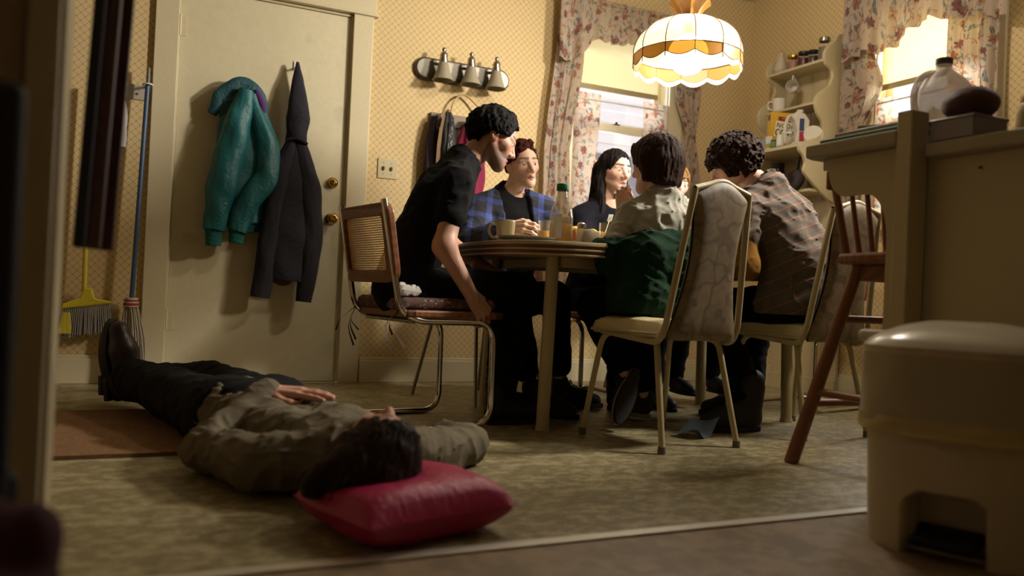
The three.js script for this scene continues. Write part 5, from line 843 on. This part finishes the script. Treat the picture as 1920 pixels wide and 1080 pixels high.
// ---------- dim things beside the camera-side doorway ----------
{
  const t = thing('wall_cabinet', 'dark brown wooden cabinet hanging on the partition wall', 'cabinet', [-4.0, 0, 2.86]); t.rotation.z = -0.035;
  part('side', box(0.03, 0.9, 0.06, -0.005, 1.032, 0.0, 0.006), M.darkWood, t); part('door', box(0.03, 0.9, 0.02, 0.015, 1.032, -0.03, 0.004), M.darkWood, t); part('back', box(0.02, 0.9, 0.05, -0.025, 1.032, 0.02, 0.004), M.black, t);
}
{ // near-black wooden chair with a maroon coat over its seat
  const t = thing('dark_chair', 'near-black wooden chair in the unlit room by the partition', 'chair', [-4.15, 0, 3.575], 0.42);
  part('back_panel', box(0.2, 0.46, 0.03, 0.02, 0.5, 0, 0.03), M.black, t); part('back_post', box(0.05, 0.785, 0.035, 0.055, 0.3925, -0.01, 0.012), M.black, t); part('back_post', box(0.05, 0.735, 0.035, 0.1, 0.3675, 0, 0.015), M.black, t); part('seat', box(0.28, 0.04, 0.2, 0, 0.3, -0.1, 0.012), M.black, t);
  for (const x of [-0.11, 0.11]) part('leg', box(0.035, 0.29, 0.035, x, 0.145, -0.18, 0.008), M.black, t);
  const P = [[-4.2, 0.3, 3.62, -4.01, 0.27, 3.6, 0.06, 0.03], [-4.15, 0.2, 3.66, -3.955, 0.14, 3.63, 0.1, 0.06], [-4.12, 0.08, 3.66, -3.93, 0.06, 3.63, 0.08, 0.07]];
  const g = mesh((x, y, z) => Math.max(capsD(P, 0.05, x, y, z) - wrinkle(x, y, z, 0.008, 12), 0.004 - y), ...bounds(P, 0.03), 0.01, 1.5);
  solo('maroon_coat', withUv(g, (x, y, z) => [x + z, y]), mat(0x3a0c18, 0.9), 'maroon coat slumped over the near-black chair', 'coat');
}

// ---------- the people ----------
// man in the black T-shirt, leaning over from the cane chair
person({
  label: 'man in a black T-shirt leaning forward on the cane chair, gripping its seat', s: 1.02, bareArms: true,
  skin: [0.5, 0.28, 0.19], fwd: [0.91, -0.38, 0.2], up: [0.36, 0.93, 0], face: { beard: true, lids: 0.004 },
  j: { head: [-2.535, 1.185, 1.34], neck: [-2.665, 1.06, 1.33], chest: [-2.755, 0.91, 1.33], waist: [-2.86, 0.71, 1.345], pelvis: [-2.9, 0.545, 1.36], shR: [-2.75, 0.955, 1.505], shL: [-2.655, 1.0, 1.165], elR: [-2.815, 0.705, 1.565], wrR: [-2.7, 0.525, 1.575], elL: [-2.63, 0.76, 1.07], wrL: [-2.5, 0.645, 1.23], hipR: [-2.85, 0.525, 1.455], hipL: [-2.9, 0.525, 1.265], knR: [-2.43, 0.545, 1.455], knL: [-2.37, 0.55, 1.2], anR: [-2.5, 0.1, 1.475], anL: [-2.4, 0.1, 1.23] },
  hands: { R: { f: [0.62, -0.78, 0.02], n: [-0.1, -0.45, -0.9], curl: 0.85, thumb: 0.35, spread: 0.25 }, L: { f: [0.8, -0.25, 0.3], n: [0, -1, 0], curl: 0.3 } },
  hair: { color: 0x0a0908, t: 0.017, amp: 0.0055, freq: [75, 60, 75], cut: shortCut(0.074, 0.012, -0.075), caps: [[0, 0.108, 0.03, 0, 0.1, -0.04, 0.03, 0.035], [0.07, 0.03, 0.03, 0.072, -0.02, 0.028, 0.008, 0.005], [-0.07, 0.03, 0.03, -0.072, -0.02, 0.028, 0.008, 0.005]] },
  clothes(K) {
    const { J, s } = K;
    garment('t_shirt', K, [...K.torso(0.008), ...K.traps(0.007)], M2.tee, { wr: 0.009, cell: 0.0075, arms: [K.upArm('R', 0.012, 0.52), K.upArm('L', 0.012, 0.52)], clip: (x, y, z) => 0.062 * s - Math.hypot(x - J.neck.x - 0.045, y - J.neck.y - 0.055, z - J.neck.z) });
    trousers(K, M2.jeans);
    shoe(K, 'shoe', [-2.57, 0, 1.485], [1, 0, -0.1], [0, 1, 0], 0.29, M2.shoeBlack, M2.soleDark); shoe(K, 'shoe', [-2.47, 0, 1.24], [1, 0, 0], [0, 1, 0], 0.29, M2.shoeBlack, M2.soleDark);
  },
});
// red-haired youth behind the table
person({
  label: 'red-haired youth in a blue plaid jacket reaching for a glass', s: 0.97, skin: [0.66, 0.42, 0.31], fwd: [0.06, -0.02, 0.99], up: [-0.12, 0.97, 0.06], face: { brow: [0.2, 0.1, 0.06], lids: 0.0055, open: true },
  j: { head: [-2.118, 1.182, 0.775], neck: [-2.155, 1.025, 0.735], chest: [-2.165, 0.87, 0.735], pelvis: [-2.2, 0.52, 0.68], shR: [-2.33, 0.945, 0.745], shL: [-1.99, 0.965, 0.77], elR: [-2.44, 0.765, 0.93], wrR: [-2.355, 0.83, 1.15], elL: [-1.93, 0.78, 0.88], wrL: [-2.02, 0.785, 1.08], hipR: [-2.28, 0.5, 0.72], hipL: [-2.11, 0.5, 0.72], knR: [-2.29, 0.53, 1.12], knL: [-2.06, 0.53, 1.08], anR: [-2.24, 0.11, 1.2], anL: [-2.02, 0.12, 1.09] },
  hands: { R: { f: [0.4, 0.0, 0.9], n: [0.75, -0.35, -0.3], curl: 0.8, thumb: 0.5 }, L: { f: [-0.3, -0.1, 0.9], n: [0, -1, 0], curl: 0.35 } },
  hair: { color: 0x3a1712, t: 0.01, amp: 0.006, freq: [85, 60, 85], cut: shortCut(0.078, 0.022, -0.06), caps: [[-0.03, 0.112, 0.035, 0.03, 0.115, 0.03, 0.02, 0.022], [0, 0.115, 0, 0, 0.11, -0.04, 0.025, 0.025]] },
  clothes(K) {
    const { J, s } = K;
    garment('t_shirt', K, [...K.torso(0.004), ...K.traps(0.002)], cloth(0x0c0c0d), { wr: 0.004, clip: (x, y, z) => 0.062 * s - Math.hypot(x - J.neck.x - 0.012, y - J.neck.y - 0.045, z - J.neck.z - 0.035) });
    const blue = [0.035, 0.06, 0.22], dark = [0.008, 0.009, 0.016];
    garment('plaid_jacket', K, [...K.torso(0.022), ...K.traps(0.018)], paintedCloth, {
      cell: 0.007, arms: K.LR.flatMap((q) => [K.upArm(q, 0.022), K.foreArm(q, 0.02, 0, 0.88)]), wr: 0.009, clip: (x, y, z) => Math.max((z > J.chest.z ? 0.075 - Math.abs(x - J.chest.x - 0.01 + (y - 0.9) * 0.12) : -1), 0.07 * s - Math.hypot(x - J.neck.x - 0.01, y - J.neck.y - 0.05, z - J.neck.z - 0.03)),
      color: (x, y, z) => { const u = x * 0.9 + z * 0.45, v = y + x * 0.15, st = (t, p, w) => { const q = ((t / p) % 1 + 1) % 1; return q < w ? 1 : 0; }; const a = st(u + 0.02, 0.085, 0.3), b = st(v, 0.09, 0.32); const k = a * 0.55 + b * 0.45; const thin = st(u, 0.085, 0.08) * 0.5; return [0, 1, 2].map((i) => mix(dark[i], blue[i], k) + thin * [0.02, 0.03, 0.06][i]); },
    });
    trousers(K, M2.darkJeans, { cut: 0.8 });
    shoe(K, 'sneaker', [-2.06, 0, 1.075], [1, 0, 0.09], [0, 1, 0], 0.28, mat(0x1a1a1c, 0.7), M2.soleDark, { laces: M.white }); shoe(K, 'sneaker', [-2.28, 0, 1.22], [0.6, 0, 0.8], [0, 1, 0], 0.28, mat(0x141416, 0.7), M2.soleDark, {});
  },
});
// dark-haired woman behind the table
person({
  label: 'woman with long dark hair and a navy top speaking across the table', s: 0.92, hs: 0.96, skin: [0.62, 0.39, 0.29], fwd: [0.1, -0.06, 0.99], up: [0.02, 0.99, 0.05], face: { brow: [0.04, 0.025, 0.02], open: true, lids: 0.0055 },
  j: { head: [-1.602, 1.2, 0.83], neck: [-1.622, 1.04, 0.8], chest: [-1.62, 0.88, 0.79], pelvis: [-1.63, 0.53, 0.72], shR: [-1.775, 0.945, 0.795], shL: [-1.46, 0.955, 0.83], elR: [-1.83, 0.77, 0.93], wrR: [-1.75, 0.785, 1.13], elL: [-1.43, 0.78, 0.95], wrL: [-1.55, 0.785, 1.12], hipR: [-1.71, 0.5, 0.75], hipL: [-1.55, 0.5, 0.75], knR: [-1.73, 0.53, 1.13], knL: [-1.5, 0.53, 1.13], anR: [-1.76, 0.1, 1.2], anL: [-1.5, 0.1, 1.1] },
  hands: { R: { f: [0.5, -0.05, 0.8], n: [0, -1, 0], curl: 0.35 }, L: { f: [-0.6, -0.05, 0.7], n: [0, -1, 0], curl: 0.35 } },
  hair: { color: 0x120b09, t: 0.01, amp: 0.004, freq: [90, 10, 90], caps: [[0.068, 0.05, -0.01, 0.078, -0.06, -0.02, 0.022, 0.026], [-0.068, 0.05, -0.01, -0.082, -0.06, -0.015, 0.022, 0.03], [-0.082, -0.06, -0.015, -0.085, -0.25, 0.03, 0.03, 0.024], [0.078, -0.06, -0.02, 0.075, -0.24, 0.02, 0.026, 0.022], [0, 0, -0.08, 0, -0.22, -0.09, 0.06, 0.055], [0.04, 0, -0.07, 0.05, -0.22, -0.07, 0.05, 0.045], [-0.04, 0, -0.07, -0.055, -0.22, -0.07, 0.05, 0.045]], cut: (x, y, z) => -ell(x, y, z, [0, -0.03, 0.085], [0.066, 0.105, 0.09]) },
  clothes(K) {
    const { J, s } = K;
    garment('sweater', K, [...K.torso(0.008), ...K.traps(0.006), ...K.LR.flatMap((q) => [K.upArm(q, 0.012), K.foreArm(q, 0.01, 0, 0.92)])], M2.navy, { clip: (x, y, z) => 0.075 * s - Math.hypot(x - J.neck.x - 0.01, y - J.neck.y - 0.03, z - J.neck.z - 0.05) });
    trousers(K, M2.darkJeans); shoe(K, 'shoe', [-1.78, 0, 1.15], [0.1, 0, 1], [0, 1, 0], 0.25, M2.shoeBlack, M2.soleDark); shoe(K, 'shoe', [-1.5, 0, 1.06], [0, 0, 1], [0, 1, 0], 0.25, M2.shoeBlack, M2.soleDark);
  },
});
// fair-haired child mostly hidden behind the bobbed child
person({
  label: 'fair-haired child mostly hidden behind the child in the green jacket', s: 0.78, hs: 0.92, skin: [0.62, 0.4, 0.3], fwd: [-0.1, -0.15, 1], up: [0, 1, 0.1], face: {},
  j: { head: [-1.245, 1.16, 0.86], neck: [-1.2, 1.02, 0.82], chest: [-1.2, 0.88, 0.8], pelvis: [-1.2, 0.56, 0.74], shR: [-1.33, 0.93, 0.81], shL: [-1.07, 0.93, 0.81], elR: [-1.36, 0.79, 0.95], wrR: [-1.28, 0.79, 1.1], elL: [-1.04, 0.79, 0.95], wrL: [-1.12, 0.79, 1.1], hipR: [-1.27, 0.53, 0.77], hipL: [-1.13, 0.53, 0.77], knR: [-1.29, 0.53, 1.06], knL: [-1.1, 0.53, 1.06], anR: [-1.3, 0.14, 1.02], anL: [-1.06, 0.14, 1.02] },
  hands: { R: { f: [0.3, -0.05, 0.9], n: [0, -1, 0], curl: 0.35 }, L: { f: [-0.3, -0.05, 0.9], n: [0, -1, 0], curl: 0.35 } },
  hair: { color: 0x7a5a34, t: 0.018, amp: 0.007, freq: [50, 45, 50], cut: shortCut(0.05, -0.02, -0.08) },
  clothes(K) { const { J, s } = K; garment('pullover', K, [...K.torso(0.01), ...K.traps(0.008), ...K.LR.flatMap((q) => [K.upArm(q, 0.014), K.foreArm(q, 0.012, 0, 0.92)])], cloth(0x3a3230), { clip: (x, y, z) => 0.07 * s - Math.hypot(x - J.neck.x, y - J.neck.y - 0.04, z - J.neck.z - 0.03) }); trousers(K, M2.darkJeans); shoe(K, 'shoe', [-1.3, 0.06, 0.99], [0, 0, 1], [0, 1, 0], 0.21, M2.shoeBlack, M2.soleDark); shoe(K, 'shoe', [-1.06, 0.06, 0.99], [0, 0, 1], [0, 1, 0], 0.21, M2.shoeBlack, M2.soleDark); },
});
{ const src = scene.children.find((c) => c.name === 'steel_chair'), c = src.clone(); c.name = numbered('steel_chair'); c.userData = { ...src.userData, label: 'thin-legged steel chair under the fair-haired child' }; c.position.set(-1.16, 0, 0.72); c.rotation.y = 0; scene.add(c); }
// child with bobbed hair, seen from behind
person({
  label: 'child with bobbed brown hair and a green jacket slipped off the shoulders', s: 0.8, hs: 0.97, skin: [0.6, 0.38, 0.28], fwd: [-0.35, -0.1, -0.93], up: [0.0, 0.99, -0.12], face: {},
  j: { head: [-1.985, 1.085, 1.745], neck: [-1.965, 0.945, 1.785], chest: [-1.975, 0.83, 1.8], pelvis: [-2.02, 0.545, 1.87], shL: [-2.105, 0.87, 1.75], shR: [-1.82, 0.885, 1.785], elL: [-2.19, 0.685, 1.77], wrL: [-2.19, 0.785, 1.6], elR: [-1.875, 0.785, 1.575], wrR: [-2.02, 0.885, 1.585], hipL: [-2.09, 0.53, 1.83], hipR: [-1.94, 0.53, 1.83], knL: [-2.12, 0.5, 1.52], knR: [-1.93, 0.5, 1.52], anL: [-2.06, 0.23, 1.7], anR: [-1.86, 0.12, 1.56] },
  hands: { L: { f: [0.15, 0.0, -1], n: [0.3, -0.9, 0], curl: 0.45, thumb: 0.2, k: 1.05 }, R: { f: [-0.12, 0.97, 0.12], n: [-0.75, 0.0, 0.6], curl: [0.75, 0.95, 1.05, 1.1], thumb: 0.6, k: 1.15 } },
  hair: { color: 0x2c1a10, rough: 0.7, t: 0.018, amp: 0.003, freq: [90, 12, 90], caps: [[0.07, 0.02, -0.01, 0.07, -0.06, -0.01, 0.03, 0.026], [-0.07, 0.02, -0.01, -0.07, -0.06, -0.01, 0.03, 0.026], [0.05, 0, -0.07, 0.045, -0.075, -0.06, 0.04, 0.035], [-0.05, 0, -0.07, -0.045, -0.075, -0.06, 0.04, 0.035], [0, 0, -0.085, 0, -0.08, -0.07, 0.04, 0.036], [-0.03, 0.075, 0.07, 0.03, 0.075, 0.07, 0.025, 0.025]], cut: (x, y, z) => Math.max(Math.min(0.052 - Math.abs(x), z - 0.02, 0.04 - y), -0.1 - y + 0.01 * vnoise(x * 40, 1, z * 40)) },
  clothes(K) {
    const { J, s } = K, thermal = cloth(0xb0a890);
    garment('grey_shirt', K, [...K.torso(0.006), ...K.traps(0.003)], cloth(0xa8a698), { cell: 0.007, wr: 0.012, arms: [K.upArm('L', 0.012, 0.75), K.upArm('R', 0.012, 0.75)], wf: 16, clip: (x, y, z) => 0.058 * s - Math.hypot(x - J.neck.x + 0.01, y - J.neck.y - 0.05, z - J.neck.z + 0.02) });
    garment('thermal_sleeve', K, [K.upArm('L', 0.008), K.foreArm('L', 0.009, 0, 0.97)], thermal, { cell: 0.006, wr: 0.004 }); garment('thermal_sleeve', K, [K.upArm('R', 0.008), K.foreArm('R', 0.009, 0, 0.93)], thermal, { cell: 0.006, wr: 0.004 });
    const bk = V(0, 0, 0.075), P = [...[-1, 1].flatMap((k) => [cap(off(K.waist, K.side, k * 0.07).add(V(0, 0.03, 0.02)), off(J.pelvis, K.side, k * 0.085).add(V(0, -0.02, 0.0)), 0.1, 0.125)]), cap(off(K.waist, K.side, -0.1).add(V(0, 0.02, 0.05)), off(K.waist, K.side, 0.1).add(V(0, 0.02, 0.05)), 0.075), cap(off(K.waist, K.side, -0.09).add(V(0, 0.075, 0.06)), off(K.waist, K.side, 0.11).add(V(0, 0.085, 0.055)), 0.045), cap(lerpV(J.shL, J.elL, 0.8), J.elL, 0.05, 0.048), cap(J.elL, lerpV(J.elL, J.wrL, 0.55), 0.046, 0.038), cap(off(K.waist, K.side, -0.1).add(V(0, 0.05, 0.03)), lerpV(J.shL, J.elL, 0.88), 0.045, 0.048), cap(off(K.waist, K.side, 0.1).add(V(0, 0.07, 0.02)), lerpV(J.shR, J.elR, 0.75), 0.05, 0.05), cap(off(J.pelvis, K.side, -0.1).add(V(0, 0.03, -0.06)), off(J.pelvis, K.side, 0.06).add(V(0, 0.03, -0.06)), 0.08)]; void bk;
    garment('green_jacket', K, P, cloth(0x12301c), { cell: 0.0075, wr: 0.015, wf: 14, clip: (x, y, z) => Math.max(0.478 - y, (z < J.pelvis.z - 0.12 && y < 0.66 && x > -2.13) ? 0.02 : -1) });
    trousers(K, M2.darkJeans, { cut: 0.85 });
    const cv = mat(0x2a2a22, 0.8); shoe(K, 'sneaker', [-2.015, 0.255, 1.735], [-0.42, -0.86, 0.12], [0.15, 0.05, -0.95], 0.245, cv, mat(0x1d1a14, 0.8), { shaft: 0.03, foxing: M2.soleLight }); shoe(K, 'sneaker', [-1.84, 0.02, 1.58], [-0.1, 0, -1], [0, 1, 0], 0.24, cv, M2.soleLight, { shaft: 0.03 });
  },
});
// curly-haired youth in the striped shirt, bent over the table
const stripes = canvasTex(64, 256, (c, w, h) => { c.fillStyle = '#5c5146'; c.fillRect(0, 0, w, h); for (let i = 0; i < 1500; i++) { c.fillStyle = rnd() < 0.5 ? 'rgba(30,24,20,0.25)' : 'rgba(120,105,90,0.15)'; c.fillRect(rr(0, w), rr(0, h), 2, 2); } c.fillStyle = '#8a5c42'; c.fillRect(0, 100, w, 22); }, 0.1, 0.045);
person({
  label: 'curly-haired youth in a brown striped shirt over mustard sleeves, bent over the table', s: 0.97, skin: [0.58, 0.33, 0.24], fwd: [-0.82, -0.42, -0.5], up: [-0.4, 0.85, -0.1], face: {},
  j: { head: [-1.55, 1.135, 1.71], neck: [-1.43, 1.03, 1.8], chest: [-1.385, 0.9, 1.82], waist: [-1.3, 0.72, 1.87], pelvis: [-1.3, 0.555, 1.86], shL: [-1.59, 0.925, 1.83], shR: [-1.265, 0.965, 1.755], elL: [-1.6, 0.695, 1.87], wrL: [-1.62, 0.785, 1.66], elR: [-1.14, 0.79, 1.58], wrR: [-1.32, 0.79, 1.45], hipL: [-1.38, 0.53, 1.83], hipR: [-1.2, 0.53, 1.83], knL: [-1.44, 0.52, 1.5], knR: [-1.16, 0.5, 1.45], anL: [-1.5, 0.14, 1.8], anR: [-1.27, 0.12, 1.56] },
  hands: { L: { f: [0.3, -0.1, -0.9], n: [0, -1, 0.1], curl: 0.5 }, R: { f: [-0.7, -0.05, -0.5], n: [0, -1, 0], curl: 0.5 } },
  hair: { color: 0x2a1a12, t: 0.03, amp: 0.009, freq: [62, 62, 62], cut: shortCut(0.02, -0.05, -0.085), rough: 0.75 },
  clothes(K) {
    const { J, s } = K, ax = J.chest.clone().sub(K.waist).normalize();
    garment('striped_shirt', K, [...K.torso(0.012, 0.012), ...K.traps(0.008), cap(off(J.pelvis, K.side, -0.07), off(J.pelvis, K.side, 0.07), 0.122)], mat(0xffffff, 0.9, { map: stripes }), { cell: 0.0075, wr: 0.013, arms: [K.upArm('L', 0.018, 0.5), K.upArm('R', 0.018, 0.5)], clip: (x, y, z) => Math.max(0.06 * s - Math.hypot(x - J.neck.x + 0.05, y - J.neck.y - 0.05, z - J.neck.z + 0.04), 0.5 - y), uv: (x, y, z) => [x + z, (x - J.chest.x) * ax.x + (y - J.chest.y) * (ax.y * 0.9) + (z - J.chest.z) * ax.z + 0.12 * (x - J.chest.x)] });
    const col = garment('collar', K, [cap(off(J.neck, V(0.035, 0.015, 0.03), 1), off(J.neck, V(-0.05, -0.01, 0.045), 1), 0.03, 0.026), cap(off(J.neck, V(0.035, 0.015, 0.03), 1), off(J.neck, V(0.035, 0.0, -0.04), 1), 0.03, 0.026)], cloth(0x5a5044), { cell: 0.005, wr: 0.002 }); void col;
    const mus = cloth(0x7a5518); for (const q of K.LR) garment('mustard_sleeve', K, [K.upArm(q, 0.008), K.foreArm(q, 0.014, 0, 0.93)], mus, { cell: 0.006, wr: 0.006, wf: 22 });
    trousers(K, cloth(0x0b0b0e), { e: 0.02, cut: 0.9, hem: [cap(lerpV(J.knL, J.anL, 0.6), lerpV(J.knL, J.anL, 0.98), 0.06, 0.07)] });
    const bt = mat(0x1c1814, 0.7); shoe(K, 'boot', [-1.45, 0, 1.83], [-0.97, 0, -0.12], [0, 1, 0], 0.3, bt, M2.soleDark, { shaft: 0.1, heel: 0, w: 1.15 }); shoe(K, 'boot', [-1.25, 0, 1.62], [-0.5, 0, -0.85], [0, 1, 0], 0.3, bt, M2.soleDark, { shaft: 0.1, w: 1.15 });
  },
});
// man lying on the floor
person({
  label: 'man in a grey sweatshirt lying on the floor with his head on a pillow', s: 1, lying: true, tk: 0.8, skin: [0.52, 0.28, 0.2], fwd: [0.42, 0.88, -0.12], up: [0.12, 0.08, 0.98], face: { brow: [0.1, 0.06, 0.04], lids: 0.002 },
  j: { head: [-3.385, 0.15, 2.69], neck: [-3.4, 0.12, 2.51], chest: [-3.41, 0.097, 2.26], waist: [-3.46, 0.095, 2.0], pelvis: [-3.53, 0.1, 1.74], shR: [-3.2, 0.085, 2.4], shL: [-3.6, 0.08, 2.4], elL: [-3.7, 0.065, 2.12], wrL: [-3.515, 0.208, 1.985], elR: [-2.95, 0.062, 2.2], wrR: [-2.93, 0.06, 1.95], hipR: [-3.45, 0.1, 1.68], hipL: [-3.62, 0.095, 1.72], knR: [-3.62, 0.135, 1.24], knL: [-3.745, 0.12, 1.34], anR: [-3.9, 0.1, 0.82], anL: [-3.885, 0.14, 0.97] },
  hands: { L: { f: [0.86, 0.03, 0.5], n: [0.05, -0.98, -0.1], curl: [0.06, 0.1, 0.14, 0.2], thumb: 0.1, spread: 0.5, k: 1.06 }, R: { f: [-0.3, -0.1, -1], n: [0, -1, 0], curl: 0.3 } },
  hair: { color: 0x2a1b10, rough: 0.6, t: 0.018, amp: 0.003, freq: [95, 30, 30], caps: [[0.05, 0.08, -0.05, 0.1, 0.04, -0.09, 0.05, 0.03], [0.07, 0.05, -0.04, 0.125, 0.05, -0.12, 0.045, 0.028], [0.06, 0.0, -0.04, 0.115, -0.02, -0.11, 0.04, 0.025], [-0.06, 0.06, -0.03, -0.11, 0.0, -0.09, 0.045, 0.03], [0, 0.1, -0.06, 0, 0.09, -0.1, 0.045, 0.03], [-0.085, 0.02, -0.01, -0.11, -0.07, -0.06, 0.03, 0.02], [0.075, 0.03, 0, 0.08, -0.03, -0.02, 0.025, 0.02]], cut: (x, y, z) => Math.min(0.06 - Math.abs(x), z - 0.02, 0.07 - y),
    extra(hm, HM) { const g = []; for (let i = 0; i < 320; i++) { const a = rr(-1.5, 1.5), x0 = Math.sin(a) * 0.085, z0 = -0.01 - 0.03 * rnd(), y0 = 0.04 + Math.cos(a) * 0.085; g.push(tube([[x0 * 0.7, y0 * 0.9, 0.055 + rr(0, 0.02)], [x0 * 1.08, y0 * 1.08, z0 + 0.02], [x0 * 1.2 + rr(-0.015, 0.015), y0 * 1.02 + rr(-0.01, 0.01), -0.07 - rr(0, 0.03)], [x0 * 1.15 + rr(-0.03, 0.03), y0 * 0.8 + rr(-0.02, 0.03), -0.13 + rr(-0.02, 0.03)]], 0.0017, 4, false, 0.5, 10)); } const m = merged(g); m.applyMatrix4(HM); const st = part('loose_strands', m, mat(0x2a1b10, 0.5), hm); st.userData.kind = 'stuff'; } },
  clothes(K) {
    const { J } = K, gm = cloth(0x6e6654);
    garment('sweatshirt', K, [...K.torso(0.012, 0.004), ...K.traps(0.01), cap(off(J.pelvis, K.side, -0.06), off(J.pelvis, K.side, 0.06), 0.118, 0.118)], gm, { cell: 0.007, wr: 0.012, wf: 14, arms: K.LR.flatMap((q) => [K.upArm(q, 0.014), K.foreArm(q, 0.014, 0, 0.93)]), clip: (x, y, z) => Math.max(0.004 - y, Math.hypot(x - J.neck.x - 0.02, y - J.neck.y - 0.04, z - J.neck.z - 0.07) * -1 + 0.075, (J.pelvis.z - 0.06) - z) });
    garment('sleeve_cuff', K, [cap(lerpV(J.elL, J.wrL, 0.84), lerpV(J.elL, J.wrL, 0.97), 0.048, 0.044)], cloth(0x6a6352), { cell: 0.005, wr: 0.003 });
    trousers(K, cloth(0x101114), { e: 0.03 });
    const lea = mat(0x1c0c0c, 0.4, { bumpMap: T.paint, bumpScale: 0.002 }); shoe(K, 'boot', [-3.925, 0.035, 0.9], [-0.12, 0.99, -0.03], [0.72, 0.05, 0.69], 0.33, lea, mat(0x0c0a0a, 0.6), { shaft: 0.07, laces: mat(0x241416, 0.8), heel: 0.022, w: 1.1 }); shoe(K, 'boot', [-3.95, 0.035, 0.745], [-0.05, 0.98, -0.1], [0.6, 0.05, 0.8], 0.31, lea, mat(0x0c0a0a, 0.6), { shaft: 0.07, heel: 0.022, w: 1.1 });
  },
});
{
  const t = thing('floor_pillow', 'magenta satin pillow under the lying man\'s head', 'pillow', [-3.335, 0.062, 2.775], 0.26);
  const g = pillowGeo(0.385, 0.34, 0.14, 0, 0, 0, 0.03), p = g.attributes.position; for (let i = 0; i < p.count; i++) { const x = p.getX(i), z = p.getZ(i), y = p.getY(i), d = Math.hypot(x + 0.06, z + 0.06); p.setY(i, Math.max(-0.066, y - (y > -0.02 ? 0.05 * Math.exp(-d * d / 0.008) : 0))); const pin = 1 - 0.1 * (1 - Math.pow(Math.abs(x) / 0.22, 2)) * 0 - 0.07 * (1 - Math.pow(Math.min(1, Math.abs(x) / 0.22), 2)); p.setZ(i, z * pin); } g.computeVertexNormals();
  part('cover', g, phys(0xa50c48, 0.5, { sheen: 0.3, sheenColor: new THREE.Color(0x8c2050), bumpMap: T.paint, bumpScale: 0.003 }), t);
}
{ // paper napkin on the floor by the boot
  const g = sheet((u, v) => { const a = u - 0.5, b = v - 0.5; return [-1.84 + a * 0.15 + b * 0.05, 0.012 + 0.05 * smooth(0.2, 1, u) + 0.03 * Math.sin(u * 5 + v * 2) * v, 1.895 + b * 0.1 - a * 0.05]; }, 16, 12);
  solo('paper_napkin', g, mat(0x49575d, 0.8), 'crumpled pale blue paper napkin on the floor beside the boot', 'napkin');
}
scene.traverse((m) => { if (m.isMesh) { m.castShadow = true; m.receiveShadow = true; } });
renderer.render(scene, camera);
